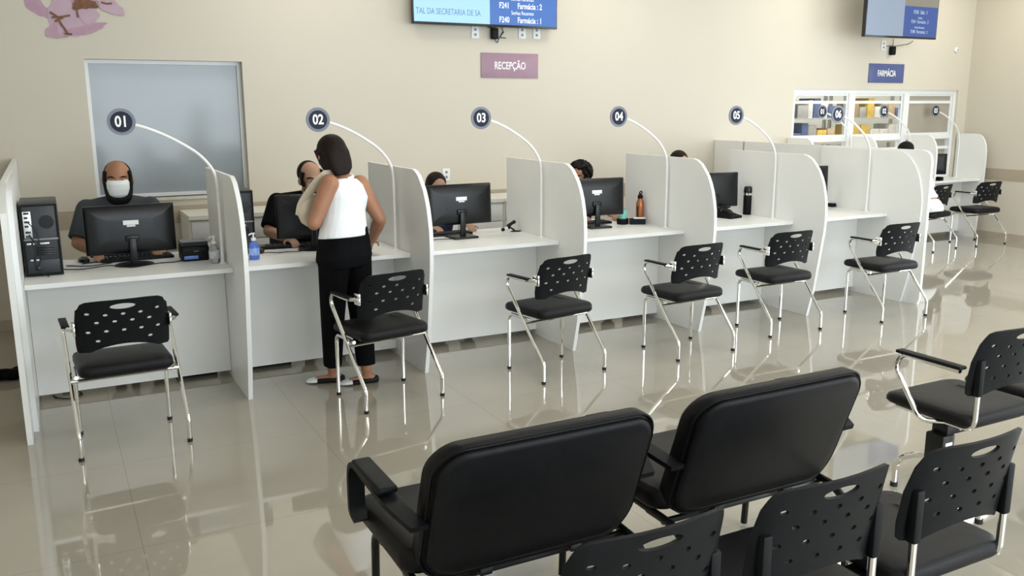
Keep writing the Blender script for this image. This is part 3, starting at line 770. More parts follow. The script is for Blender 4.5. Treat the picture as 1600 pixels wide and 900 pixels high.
def pump_bottle(label, loc, liquid):
    t = thing('sanitizer_bottle', label, 'bottle', loc, 0, 'pump bottles')
    clear = mat('clear_plastic', (.86, .88, .88), .12, trans=.85, ior=1.25)
    obj('bottle_body', MB().lathe([(0, 0), (.030, 0), (.033, .006), (.033, .085), (.028, .105), (.014, .118), (.014, .126), (0, .126)], n=24), clear if liquid is None else mat('blue_gel', (.14, .26, .80), .1, trans=.35, ior=1.35), t)
    if liquid: obj('label_band', MB().lathe([(.0336, .03), (.0342, .031), (.0342, .075), (.0336, .076)], n=24), mat('blue_label', (.28, .42, .85), .4, var=.2, scale=60), t)
    else: obj('label_band', MB().lathe([(.0336, .03), (.0342, .031), (.0342, .078), (.0336, .079)], n=24), mat('faint_label', (.55, .58, .60), .4, var=.2, scale=60), t)
    p = obj('pump', MB().lathe([(0, .124), (.016, .124), (.016, .142), (.006, .144), (.006, .165), (.012, .166), (.012, .174), (0, .176)], n=16), alu_w, t)
    obj('nozzle', MB().tube([(0, 0, .17), (-.02, -.012, .17), (-.032, -.018, .163)], .005, 8), alu_w, p)
pump_bottle('clear pump bottle beside the curved pole of sign 01', (1.085, .60, T), None)
pump_bottle('blue sanitizer pump bottle at booth 02, right against divider of booth 01', (1.337, .615, T), True)

# scanner stand, booth 03
t = thing('scanner_stand', 'small black scanner lying on its stand at booth 03', 'scanner', (3.40, .97, T))
obj('foot_plate', MB().lathe([(0, 0), (.036, 0), (.036, .006), (0, .010)], (.04, -.03, 0), 20, sc=(1.2, .7)), blk_plastic, t)
obj('arm', MB().tube([(.035, -.02, .008), (.0, .0, .035), (.03, .01, .06)], .007, 8), blk_plastic, t)
obj('head', MB().tube([(-.02, -.0, .045), (.055, .02, .072)], [.011, .015], 12), blk_gloss, t)
obj('handle', MB().tube([(.0, 0, .03), (-.075, -.02, .02)], [.010, .014], 12), blk_plastic, t)
obj('white_band', MB().tube([(-.025, -.007, .027), (-.06, -.016, .022)], [.0135, .0148], 12), label_m, t)

# booth 04: tray, cup, paper pad, copper bottle
t = thing('desk_tray', 'black open desk organiser tray holding the teal cup at booth 04', 'tray', (4.50, .86, T), -.47)
def open_box(x0, x1, y0, y1, h, th=.004):
    return MB().box(x0, x1, y0, y1, 0, th).box(x0, x0+th, y0, y1, th, h).box(x1-th, x1, y0, y1, th, h).box(x0+th, x1-th, y0, y0+th, th, h).box(x0+th, x1-th, y1-th, y1, th, h)
obj('long_bin', open_box(-.02, .11, -.034, .034, .045), blk_plastic, t, smooth=False)
obj('round_bin', MB().lathe([(0, 0), (.045, 0), (.05, .008), (.05, .048), (.044, .048), (.044, .01), (0, .01)], (-.078, 0, 0), 24, sc=(1.0, .9)), blk_plastic, t)
t = tag(obj('drinking_cup', MB().lathe([(0, 0), (.026, 0), (.036, .115), (.034, .115), (.025, .004), (0, .004)], (4.430, .895, T+.0102), 24), mat('teal_plastic', (.22, .62, .52), .3, var=.05)), 'teal plastic cup standing in the black desk tray at booth 04', 'cup')
t = tag(obj('note_pad', MB().rbox(-.05, .05, -.030, .030, 0, .010, .003), label_m), 'white note paper lying across the black desk tray at booth 04', 'paper')
t.location = (4.555, .835, T+.0460); t.rotation_euler = (0, 0, -.47)
t = thing('water_bottle', 'copper coloured metal water bottle with black cap beside the desk tray', 'bottle', (4.603, .893, T))
copper = mat('copper_paint', (.42, .15, .065), .25, metal=.6, var=.1, scale=30)
obj('bottle_body', MB().lathe([(0, 0), (.030, 0), (.033, .005), (.033, .16), (.030, .18), (.021, .200), (.020, .208), (0, .208)], n=28), copper, t)
cp = obj('cap', MB().lathe([(0, .207), (.022, .207), (.022, .234), (.012, .238), (.010, .248), (0, .250)], n=20), blk_plastic, t)
obj('carry_loop', MB().tube(spline([(-.012, 0, .242), (-.004, 0, .262), (.010, 0, .268), (.016, 0, .258), (.008, 0, .244)], 5), .005, 8), blk_plastic, cp)
obj('body_stripe', MB().rbox(-.0335, -.0265, -.018, -.008, .02, .15, .003), blk_plastic, t)
# paper tray behind monitor 04
t = tag(obj('paper_stack', MB().rbox(4.02, 4.34, 1.09, 1.17, T+.0005, T+.022, .003), label_m), 'low stack of white paper behind the keyboard of booth 04', 'paper')

# booth 05: thermos, phone
t = thing('thermos', 'tall black thermos flask with steel ring at booth 05', 'thermos', (5.80, .90, T))
obj('flask', MB().lathe([(0, 0), (.036, 0), (.038, .004), (.038, .172), (.036, .178), (0, .178)], n=28), blk_plastic, t)
obj('steel_ring', MB().lathe([(0, .177), (.0375, .177), (.0375, .198), (0, .198)], n=28), chrome, t)
obj('lid', MB().lathe([(0, .197), (.038, .197), (.039, .215), (.037, .245), (.030, .256), (0, .258)], n=28), blk_gloss, t)
t = thing('desk_phone', 'black desk telephone beside the monitor of booth 05', 'telephone', (5.50, .80, T), .2)
obj('body', MB().prism([(-.08, 0), (.09, 0), (.09, .055), (-.08, .02)], lambda p: V((-.08, p[0], p[1])), lambda p: V((.08, p[0], p[1]))), blk_plastic, t)
obj('handset', MB().tube(arc_path([(-.055, -.075, .045), (-.055, -.05, .065), (-.055, .05, .085), (-.055, .075, .07)], .02), .016, 10), blk_gloss, t)
t = thing('barcode_scanner', 'black barcode scanner standing behind the desk telephone at booth 05', 'scanner', (5.64, 1.0, T), -.3)
obj('foot', MB().lathe([(0, 0), (.045, 0), (.045, .008), (0, .02)], n=20), blk_plastic, t)
obj('grip', MB().tube([(0, 0, .012), (0, .005, .07)], [.012, .015], 12), blk_plastic, t)
obj('head', MB().rbox(-.026, .026, -.045, .045, .06, .105, .012, 3), blk_gloss, t)
# booth 06 small device
t = thing('card_reader', 'small black card reader at the foot of the booth 06 monitor', 'card reader', (6.95, .98, T))
obj('body', MB().rbox(-.028, .028, -.04, .04, 0, .035, .008, 2), blk_plastic, t)
obj('keypad', MB().rbox(-.02, .02, -.03, .015, .035, .038, .001), grey_m, t)
t = thing('card_reader', 'tiny black card terminal on the far right pharmacy desk', 'card reader', (10.50, 2.46, T))
obj('body', MB().rbox(-.03, .03, -.04, .04, 0, .05, .010, 2), blk_plastic, t)
obj('keypad', MB().rbox(-.02, .02, -.03, .015, .05, .053, .001), grey_m, t)

# black bag on the floor beyond the end partition
mb = MB()
for k in range(9): mb.ell((-.33+.05*k*.8+random.uniform(-.02, .02), 1.33+random.uniform(-.04, .05), .035), .07, .06, .035, nu=10, nv=8)
t = thing('crumpled_bag', 'crumpled black bag on the floor at the left edge of the picture', 'bag')
remesh('bag_body', mb, black_cloth, t, .008, 3)
obj('strap', MB().tube(spline([(-.2, 1.30, .07), (-.13, 1.27, .055), (-.08, 1.29, .02), (-.05, 1.31, .008)], 5), .008, 8, flat=(.5, 1.4)), black_cloth, t)

# power strips under the desks
for x, w_ in ((.95, 'black power strip on the floor under the desk of booth 01'), (1.45, 'black power strip on the floor under the desk of booth 02'), (2.45, 'black power strip on the floor under the desk of booth 03')):
    t = thing('power_strip', w_, 'power strip', (x, .82, 0), 0, 'power strips under the desks')
    obj('body', MB().rbox(-.13, .13, -.03, .03, 0, .035, .006), blk_plastic, t)
    for k in range(4): obj('socket', MB().lathe([(0, .034), (.018, .034), (.018, .037), (0, .037)], (-.09+k*.06, 0, 0), 14), grey_m, t)

# ------------------------------------------------------------------ wall signs, televisions, outlets
def wall_sign(name, label, x0, x1, z0, z1, m, body, size, sx):
    t = thing(name, label, 'sign', ((x0+x1)/2, WY, (z0+z1)/2))
    hw, hh = (x1-x0)/2, (z1-z0)/2
    obj('board', MB().rbox(-hw, hw, -.010, -.0005, -hh, hh, .0015), m, t)
    text('lettering', body, size, (0, -.0112, -.004), white_l, t, sx=sx, bold=.0018)
wall_sign('reception_sign', 'mauve wall sign reading RECEPÇÃO below the large television', 4.044, 4.681, 2.034, 2.273, rec_m, 'RECEPÇÃO', .100, .70)
wall_sign('pharmacy_sign', 'blue wall sign reading FARMÁCIA above the pharmacy hatch', 9.432, 10.07, 2.032, 2.268, far_m, 'FARMÁCIA', .105, .66)

def emis(name, col, s): return mat(name, tuple(c*.3 for c in col), .25, emit=col, estr=s, var=0)
def television(name, label, x0, x1, z0, z1, yb, layout):
    t = thing(name, label, 'television', ((x0+x1)/2, yb, z0)); hw = (x1-x0)/2; H_ = z1-z0
    obj('housing', MB().rbox(-hw, hw, 0, .05, 0, H_, .004), blk_gloss, t)
    layout(t, hw, H_)
    ab = yb+.05
    br = obj('wall_bracket', MB().rbox(.10, .34, WY-yb-.012, WY-yb-.001, H_*.3, H_*.7, .003), blk_metal, t)
    if WY-ab > .08:
        obj('swing_arm', MB().tube([(0, .05, H_*.5), (.06, (WY-ab)*.5+.05, H_*.5), (.22, WY-yb-.01, H_*.5)], .018, 8), blk_metal, t)
    return t
dkblue = mat('screen_text_blue', (.05, .12, .25), .4, emit=(.16, .30, .48), estr=.5)
whit_e = mat('screen_text_white', (.3, .3, .3), .4, emit=(.85, .93, 1.0), estr=.9)
def lay1(t, hw, H_):
    obj('screen', MB().box(-hw+.012, .02, -.0015, .001, .022, H_-.012), emis('screen_light_blue', (.36, .62, .86), .95), t, smooth=False)
    s2 = obj('screen_panel', MB().box(.02, hw-.012, -.0015, .001, .022, H_-.30), emis('screen_blue', (.055, .16, .48), .85), t, smooth=False)
    obj('screen_panel', MB().box(.02, hw-.012, -.0015, .001, H_-.30, H_-.012), emis('screen_photo', (.35, .42, .5), .6), t, smooth=False)
    text('screen_text', 'TAL DA SECRETARIA DE SA', .077, (-hw+.03, -.003, .115), dkblue, t, sx=.70, align='LEFT', ext=.0005)
    for z, a, b in ((.265, 'Senhas Recentes', .05), (.20, 'F241   Farmácia : 2', .076), (.135, 'Senhas Recentes', .05), (.068, 'F240   Farmácia : 1', .076)):
        if '   ' in a:
            p_, q_ = a.split('   ')
            text('screen_text', p_, b, (.175, -.003, z), whit_e, t, sx=.74, ext=.0005, bold=.0012)
            text('screen_text', q_, b, (.455, -.003, z), whit_e, t, sx=.74, ext=.0005, bold=.0012)
        else: text('screen_text', a, b, (.375, -.003, z), whit_e, t, sx=.74, ext=.0005)
television('wall_television', 'large wall television showing pharmacy queue numbers above the RECEPÇÃO sign', 3.30, 4.835, 2.508, 3.37, WY-.12, lay1)
def lay2(t, hw, H_):
    obj('screen', MB().box(-hw+.014, .02, -.0015, .001, .022, H_-.012), emis('screen_pale', (.27, .33, .43), .8), t, smooth=False)
    obj('screen_panel', MB().box(.02, hw-.012, -.0015, .001, .022, .37), emis('screen_deep_blue', (.045, .09, .29), .8), t, smooth=False)
    obj('screen_panel', MB().box(.02, hw-.012, -.0015, .001, .37, H_-.012), emis('screen_brown', (.26, .24, .20), .7), t, smooth=False)
    for z, a, b in ((.305, 'F242  Sala : 1', .062), (.24, 'Senhas', .035), (.195, 'F241  Farmácia : 2', .055), (.13, 'Senhas Recentes', .035), (.08, 'F240  Farmácia : 1', .055)):
        text('screen_text', a, b, (.30, -.003, z), mat('screen_text_soft', (.2, .25, .3), .4, emit=(.45, .55, .75), estr=.7), t, sx=.75, ext=.0005)
television('wall_television', 'smaller television on a swing arm above the FARMÁCIA sign', 8.715, 9.95, 2.535, 3.25, 2.28, lay2)

def outlet(label, x, z, dark=False):
    t = thing('wall_outlet', label, 'outlet', (x, WY, z), 0, 'white wall outlets')
    obj('plate', MB().rbox(-.04, .04, -.009, -.0005, -.06, .06, .003), alu_w, t)
    for s in (-1, 1): obj('socket', MB().lathe([(0, -.0115), (.014, -.0115), (.014, -.008), (0, -.008)], (0, 0, s*.024), 12, 'y'), grey_m, t)
outlet('white double wall outlet beside the hair of the clerk at booth 03', 3.655, 1.105)
outlet('white wall outlet under the left part of the large television', 3.985, 2.462)
outlet('white wall outlet under the large television, right of the black adapter', 4.50, 2.475)
outlet('white wall outlet under the large television, furthest right', 4.665, 2.478)
outlet('white wall outlet under the smaller television', 9.66, 2.49)
def adapter(label, x, z, cords):
    t = thing('power_adapter', label, 'adapter', (x, WY, z), 0, 'power adapters')
    obj('body', MB().rbox(-.035, .035, -.06, -.002, -.055, .05, .012, 3), blk_plastic, t)
    for c in cords: obj('cord', MB().tube(spline(c, 6), .004, 6), tile_dark, t)
adapter('black power adapter with tangled cords hanging under the large television', 4.18, 2.455, [[(0, -.03, .04), (.04, -.03, .09), (.10, -.02, .03), (.07, -.02, -.03), (.13, -.02, -.04)], [(0, -.03, -.05), (.03, -.03, -.085), (.06, -.02, -.04), (.11, -.02, .02)], [(-.02, -.03, .05), (-.08, -.03, .06), (-.12, -.02, .085)]])
adapter('black power adapter hanging under the smaller television', 9.80, 2.43, [[(0, -.03, .04), (.0, -.03, .14)], [(.0, -.03, .05), (.16, -.02, .07), (.30, -.02, .09), (.38, -.02, .13)], [(0, -.03, .06), (-.1, -.02, .05)]])
t = thing('wall_sensor', 'small white round sensor on the wall right of the smaller television', 'sensor', (11.045, WY, 2.471))
obj('cover', MB().lathe([(0, -.035), (.02, -.035), (.035, -.02), (.035, -.001), (0, -.001)], ax='y', n=20), alu_w, t)
obj('lens', MB().lathe([(0, -.038), (.012, -.038), (.012, -.034), (0, -.034)], ax='y', n=14), grey_m, t)

# blossom decal
t = thing('blossom_decal', 'mauve and brown blossom decal on the wall above the frosted window', 'wall decal', (0, WY, 0))
pet_m = mat('mauve_petal', (.50, .33, .40), .6, col2=(.44, .27, .36), scale=14)
pet2 = mat('mauve_petal_pale', (.52, .37, .45), .6, var=.05, scale=10)
br_m = mat('brown_branch', (.24, .10, .04), .6, col2=(.13, .06, .03), scale=40)
def blob(name, cx, cz, rx, rz, ang, m, y, n=26, wob=.12, seed=0):
    pts = []
    for k in range(n):
        a = 2*PI*k/n; r = 1+wob*math.sin(3*a+seed)+wob*.5*math.sin(7*a+seed*2)
        x, z = rx*r*math.cos(a), rz*r*math.sin(a)
        pts.append((cx+x*math.cos(ang)-z*math.sin(ang), cz+x*math.sin(ang)+z*math.cos(ang)))
    obj(name, MB().prism(pts, lambda p: V((p[0], -y, p[1])), lambda p: V((p[0], -y+.0009, p[1]))), m, t, smooth=False)
for k_, a in enumerate([(.24, 2.53, .11, .055, -.8, pet_m), (.50, 2.61, .16, .12, 0, pet_m), (.42, 2.49, .11, .13, 0, pet2), (.37, 2.35, .085, .062, .2, pet_m), (.50, 2.41, .13, .10, .5, pet2),
          (.57, 2.37, .16, .035, .25, pet_m), (.60, 2.475, .075, .065, 0, pet2), (.77, 2.55, .10, .055, -.5, pet2)]):
    blob('petal', a[0], a[1], a[2], a[3], a[4], a[5], .001+k_*.0012, seed=k_+1)
blob('blossom_centre', .58, 2.565, .085, .05, .1, br_m, .0115, wob=.25, seed=3)
for pth in ([(.33, 2.49), (.38, 2.455), (.40, 2.40), (.42, 2.37), (.44, 2.33)], [(.34, 2.45), (.40, 2.455), (.47, 2.47)], [(.36, 2.42), (.39, 2.44), (.42, 2.45)], [(.52, 2.62), (.52, 2.52), (.525, 2.455)], [(.44, 2.335), (.415, 2.33), (.47, 2.328)], [(.70, 2.58), (.74, 2.57), (.78, 2.575)]):
    o = obj('branch', MB().tube([(x, -.003, z) for x, z in pth], .007 if len(pth) < 5 else .008, 6, flat=(1, 1)), br_m, t)
    for v in o.data.vertices: v.co.y = -.0125+(v.co.y+.003)*.05

# ------------------------------------------------------------------ storeroom shelves behind the hatches
steel = mat('shelf_steel', (.55, .57, .58), .4, metal=.3, var=.05)
boxm = [mat('carton_%s' % n, c, .7, var=.1, scale=20) for n, c in (('kraft', (.42, .30, .17)), ('white', (.72, .72, .70)), ('yellow', (.70, .50, .12)), ('blue', (.10, .14, .28)), ('grey', (.38, .38, .37)), ('dark', (.06, .06, .07)), ('tan', (.55, .42, .28)))]
for si, (x0, x1, yy) in enumerate(((9.2, 10.65, 4.2), (10.72, 12.1, 4.2))):
    t = thing('storage_shelf', ['metal shelf of boxes seen through the left pharmacy hatch', 'metal shelf of boxes seen through the middle pharmacy hatch'][si], 'shelf', (x0, yy, 0), 0, 'storeroom shelves')
    L = x1-x0
    for px in (0, L-.04):
        for py in (0, .38): obj('post', MB().box(px, px+.04, py, py+.04, 0, 2.3), steel, t, smooth=False)
    for z in (.3, .75, 1.2, 1.55, 1.9, 2.25): obj('shelf_board', MB().box(.04, L-.04, .0, .42, z, z+.025), steel, t, smooth=False)
    for zi, z in enumerate((.775, 1.225, 1.575, 1.925)):
        x = x0+.07; nb = 0
        while x < x1-.25:
            w_ = random.uniform(.08, .20); h_ = random.uniform(.12, .29); m_ = random.choice(boxm)
            nm = m_.name.replace('carton_', '')
            o = obj('storage_box', MB().rbox(x, x+w_, yy+.03, yy+.03+.3, z, z+h_, .004), m_)
            nb += 1
            tag(o, '%s box, %s from the left on the %s board behind the %s hatch' % (nm, ['first', 'second', 'third', 'fourth', 'fifth', 'sixth', 'seventh', 'eighth', 'ninth', 'tenth', 'eleventh', 'twelfth', 'thirteenth'][nb-1], ['lowest filled', 'second', 'third', 'topmost filled'][zi], ['left', 'middle'][si]), 'box', 'boxes on the storeroom shelves')
            x += w_+random.uniform(.006, .03)

# ------------------------------------------------------------------ people
def frame_of(f):
    f = V(f).normalized(); u = V((0, 0, 1)); l = u.cross(f).normalized(); return f, l
def hand_mb(mb, w, d, n, s=1.0, curl=.5, side=1):
    """wrist w, direction d, palm normal n (towards palm); thumb on +side of d x n"""
    w = V(w); d = V(d).normalized(); n = V(n); n = (n-d*n.dot(d)).normalized(); x = d.cross(n)*side
    pc = w+d*.045*s
    mb.loft([(w-d*.01*s, x*.024*s, n*.018*s), (w+d*.02*s, x*.032*s, n*.016*s), (w+d*.06*s, x*.040*s, n*.014*s), (w+d*.088*s, x*.039*s, n*.011*s)], 14)
    for k, (o, L) in enumerate(((.029, .068), (.010, .076), (-.010, .071), (-.028, .056))):
        p = w+d*.086*s+x*o*s; q = p; a = 0
        for j, fr in enumerate((.46, .30, .24)):
            a += curl*(.6 if j == 0 else 1.0); dd = d*math.cos(a)+n*math.sin(a)+x*o*1.2*(1-j*.5)
            q2 = q+dd.normalized()*L*fr*s; r = (.0092, .0086, .0080, .0072)
            mb.cone(q, r[j]*s, q2, r[j+1]*s, 8); q = q2
    p = w+d*.025*s+x*.030*s; q = p+(d*.6+x*.75+n*.25).normalized()*.042*s; q2 = q+(d*.9+x*.2+n*.4).normalized()*.032*s
    mb.cone(p, .013*s, q, .0105*s, 8); mb.cone(q, .0105*s, q2, .0085*s, 8)
def head_mb(mb, c, f, upv, s=1.0):
    c = V(c); f = V(f).normalized(); u = V(upv); u = (u-f*u.dot(f)).normalized(); l = u.cross(f)
    R = Matrix((l, f, u)).transposed()
    P = lambda a, b, h: c+(l*a+f*b+u*h)*s
    mb.ell(P(0, -.012, .025), .074*s, .094*s, .090*s, R)
    mb.ell(P(0, .020, -.035), .060*s, .070*s, .075*s, R)
    mb.ell(P(0, .055, -.085), .028*s, .026*s, .024*s, R)           # chin
    mb.ell(P(0, .078, .018), .045*s, .016*s, .012*s, R)            # brow
    mb.cone(P(0, .085, .010), .008*s, P(0, .103, -.022), .013*s, 8)      # nose
    for k in (-1, 1):
        mb.ell(P(k*.011, .094, -.025), .009*s, .010*s, .008*s, R)
        mb.ell(P(k*.084, -.002, -.010), .010*s, .019*s, .030*s, R)  # ears
        mb.ell(P(k*.042, .055, -.030), .022*s, .022*s, .022*s, R)   # cheeks
    return P, R
def person(label, pose, sk, hair, top_m, pants_m, sleeve=.45, arm=None, w=1.0, eyes=True, vox=.008, shoes=tile_dark, female=False, top_name='shirt', long_sleeve=False):
    t = thing('person', label, 'person')
    J = {k: V(v) for k, v in pose.items() if k not in ('f', 'hf', 'hu', 'hs', 'handn', 'nohands', 'footdir')}
    f, l = frame_of(pose['f']); hs = pose.get('hs', 1.0)
    up_sp = (J['neck']-J['pelvis']).normalized(); fl = (f-up_sp*f.dot(up_sp)).normalized(); ll = up_sp.cross(fl)*1
    sl = (J['shL']-J['shR']).normalized(); sw = (J['shL']-J['shR']).length/2
    def torso(mb, g, z0=None, zt=1.0):
        Pv, Wc, Ch, Nk = J['pelvis'], J['waist'], J['chest'], J['neck']
        hl = (J['hpL']-J['hpR']).normalized() if (J['hpL']-J['hpR']).length > .01 else ll
        secs = []
        S = [(Pv-up_sp*.07, hl, .155, .10), (Pv, hl, .175, .118), (Pv+(Wc-Pv)*.5, hl, .155, .105), (Wc, (hl+sl)/2, .130 if female else .150, .092 if female else .108),
             (Wc+(Ch-Wc)*.5, sl, .140 if female else .162, .100 if female else .115), (Ch, sl, .150 if female else .178, .108 if female else .120), (Ch+(Nk-Ch)*.55, sl, sw*.88, .085), (Ch+(Nk-Ch)*.82, sl, sw*.55, .065), (Nk, sl, .062, .056)]
        for i, (c, a, ra, rb) in enumerate(S):
            if z0 is not None and i < z0: continue
            if i == z0 and female: c = c-up_sp*.07; ra += .028; rb += .018
            if i/8 > zt: continue
            a = V(a).normalized(); b = a.cross(up_sp).normalized()
            secs.append((c, a*(ra*w+g), b*(rb*w+g)))
        mb.loft(secs, 22)
    body = MB(); torso(body, 0)
    body.cone(J['neck']-up_sp*.03, .056, J['neck']+(J['head']-J['neck'])*.5, .050, 12)
    P, R = head_mb(body, J['head'], pose.get('hf', f), pose.get('hu', (0, 0, 1)), hs)
    for s, sg in (('L', 1), ('R', -1)):
        sh, el, wr, hp, kn, an = (J[q+s] for q in ('sh', 'el', 'wr', 'hp', 'kn', 'an'))
        k = arm or w*(.88 if female else 1)
        body.cone(sh, .054*k, sh+(el-sh)*.5, .046*k); body.cone(sh+(el-sh)*.5, .046*k, el, .038*k)
        m_ = el+(wr-el)*.3; body.cone(el, .038*k, m_, .040*k); body.cone(m_, .040*k, wr, .025*k)
        hd = V(pose['hand'+s]) if 'hand'+s in pose else (wr-el)
        hn = pose.get('handn', {}).get(s, (0, 0, -1))
        hand_mb(body, wr, hd, hn, .95*(.9 if female else 1), .35, side=sg if True else 1)
        body.cone(hp, .085*w, kn, .056*w); body.cone(kn, .055*w, kn+(an-kn)*.3, .056*w); body.cone(kn+(an-kn)*.3, .056*w, an, .036)
        fd = V(pose.get('footdir', {}).get(s, f)); fd.z = 0; fd.normalize()
        z0 = an.z-.055
        an2 = V((an.x, an.y, 0))
        body.ell(V((an.x, an.y, z0))+fd*-.03, .032, .032, .03); body.cone(V((an.x, an.y, z0-.0))-fd*.03+V((0, 0, .0)), .028, V((an.x, an.y, z0-.01))+fd*.10, .022)
        body.cone(an, .034, V((an.x, an.y, z0)), .03)
    for q in ('hand', ): J.pop('handL', None); J.pop('handR', None)
    # sink-proof: keep everything above the floor
    bo = remesh('body', body, sk, t, vox, 5)
    # clothes
    tp = MB()
    if not female:
        for s in 'LR': tp.cone(J['neck']-up_sp*.045, .068, J['sh'+s]-up_sp*.005, .066)
    torso(tp, .012, z0=3 if female else 2, zt=.93)
    if sleeve > 0:
        for s in 'LR':
            sh, el, wr = J['sh'+s], J['el'+s], J['wr'+s]; k = w*(.9 if female else 1)
            if long_sleeve:
                tp.cone(sh, .066*k, el, .052*k); tp.cone(el, .052*k, wr-(wr-el)*.05, .036*k, round1=False)
            else:
                e = sh+(el-sh)*sleeve*1.6 if sleeve*1.6 < 1 else el
                tp.cone(sh, .066*k, e, .064*k, round1=False)
    else:
        for s in 'LR': pass
    remesh(top_name, tp, top_m, t, vox, 3)
    pt = MB(); hl = (J['hpL']-J['hpR']).normalized(); b_ = hl.cross(up_sp).normalized()
    pt.loft([(J['pelvis']-up_sp*.09, hl*(.16*w), b_*(.115*w)), (J['pelvis']-up_sp*.03, hl*(.178*w+.012), b_*(.122*w+.012)), (J['pelvis']+up_sp*.04, hl*(.168*w+.013), b_*(.115*w+.013)), (J['pelvis']+up_sp*(.155 if female else .09), hl*((.140 if female else .140)*w+.018), b_*((.103 if female else .098)*w+.018))], 22)
    for s in 'LR':
        hp, kn, an = J['hp'+s], J['kn'+s], J['an'+s]
        pt.cone(hp, .102*w, kn, .078*w); pt.cone(kn, .078*w, an+(kn-an)*.08, .060, round1=False)
    remesh('trousers', pt, pants_m, t, vox, 3)
    return t, J, P, R, hs, bo
def eyes_and_lips(t, P, R, hs, lips=True):
    for k in (-1, 1):
        e = obj('eye', MB().ell(P(k*.032, .0755, .004), .0120*hs, .0085*hs, .0055*hs, R, 12, 8), eye_m, t)
        obj('iris', MB().ell(P(k*.032, .0828, .004), .0056*hs, .0032*hs, .0050*hs, R, 10, 6), iris_m, e)
        obj('eyebrow', MB().loft([(P(k*.014, .088, .020), V((0, 0, .004)), R @ V((0, .005, 0))), (P(k*.034, .081, .025), V((0, 0, .006)), R @ V((0, .007, 0))), (P(k*.054, .056, .020), V((0, 0, .003)), R @ V((0, .004, 0)))], 8), hair_b, t)
    if lips: obj('lips', MB().ell(P(0, .089, -.058), .022*hs, .008*hs, .007*hs, R, 14, 8), lip_m, t)
def shoe(t, an, fd, m1, m2=None, L=.25, low=False):
    an = V(an); fd = V(fd); fd.z = 0; fd.normalize(); x = V((-fd.y, fd.x, 0)); g = V((an.x, an.y, 0)); h = .05 if low else .07
    up_ = V((0, 0, 1))
    def sec(d, wd, z0, z1): return (g+fd*d+up_*(z0+z1)/2, x*wd, up_*(z1-z0)/2)
    mb = MB().loft([sec(-.075, .018, .004, h*.8), sec(-.06, .034, .0, h), sec(0, .037, 0, h*.85), sec(.06, .042, 0, h*.72), sec(.12, .045, 0, h*.62), sec(.155, .036, .002, h*.5), sec(.172, .012, .006, h*.3)], 16)
    s_ = obj('shoe', mb, m1, t, ang=60)
    if m2: obj('toe_cap', MB().loft([sec(.098, .0465, .003, h*.70), sec(.125, .0460, .0015, h*.65), sec(.157, .0365, .002, h*.53), sec(.175, .012, .005, h*.32)], 16), m2, s_, ang=60)

# --- standing woman at booth 02
f = V((-.48, .88, 0)).normalized(); l = V((0, 0, 1)).cross(f)
wp = dict(f=f, pelvis=(1.80, .155, .86), waist=(1.80, .16, 1.03), chest=(1.835, .20, 1.20), neck=(1.825, .225, 1.345), head=(1.770, .25, 1.466),
          hf=(-.30, .92, -.22), hu=(-.16, .2, 1), hs=1.0, shL=(1.715, .115, 1.30), elL=(1.600, .095, 1.065), wrL=(1.73, .335, 1.10),
          shR=(1.965, .30, 1.275), elR=(2.075, .25, 1.045), wrR=(2.075, .42, .885), handL=(.75, .5, .1), handR=(.03, .9, -.45), handn={'L': (0, 0, 1), 'R': (0, -.3, -1)},
          hpL=(1.725, .125, .84), hpR=(1.885, .19, .84), knL=(1.708, .15, .48), knR=(1.905, .19, .47), anL=(1.715, .235, .088), anR=(1.905, .115, .088),
          footdir={'L': (-.93, .36, 0), 'R': (-.98, .17, 0)})
t, J, P, R, hs, bo = person('woman standing at booth 02, white sleeveless top and black trousers, seen from behind', wp, skin1, hair_m, white_cloth, black_cloth, sleeve=0, w=1.0, arm=1.10, vox=.0065, female=True, top_name='sleeveless_top')
eyes_and_lips(t, P, R, hs)
shoe(t, (1.715, .235, 0), (-.93, .36, 0), blk_leather, label_m, low=True)
shoe(t, (1.905, .115, 0), (-.98, .17, 0), blk_leather, label_m, low=True)
hb = MB()       # shoulder length straight hair
hb.ell(P(0, -.022, .034), .087, .104, .094, R)
hb.loft([(P(0, -.045, .06), R @ V((.078, 0, 0)), R @ V((0, .06, 0))), (P(0, -.06, 0), R @ V((.088, 0, 0)), R @ V((0, .058, 0))), (P(.0, -.068, -.06), R @ V((.088, 0, 0)), R @ V((0, .045, 0))),
         (P(.0, -.078, -.105), R @ V((.074, 0, 0)), R @ V((0, .034, 0))), (P(.01, -.084, -.140), R @ V((.048, 0, 0)), R @ V((0, .022, 0)))], 18)
for k in (-1, 1): hb.loft([(P(k*.068, .02, .05), R @ V((.018, 0, 0)), R @ V((0, .045, 0))), (P(k*.080, -.01, -.02), R @ V((.014, 0, 0)), R @ V((0, .04, 0))), (P(k*.078, -.03, -.09), R @ V((.012, 0, 0)), R @ V((0, .03, 0)))], 12)
remesh('hair', hb, hair_m, t, .006, 4)
obj('collar', MB().tube([V((1.825, .225, 1.335))+V((math.cos(a)*.068, math.sin(a)*.062, .012*math.sin(a))) for a in [2*PI*k/20 for k in range(21)]], .011, 8, cap=False), white_cloth, t)
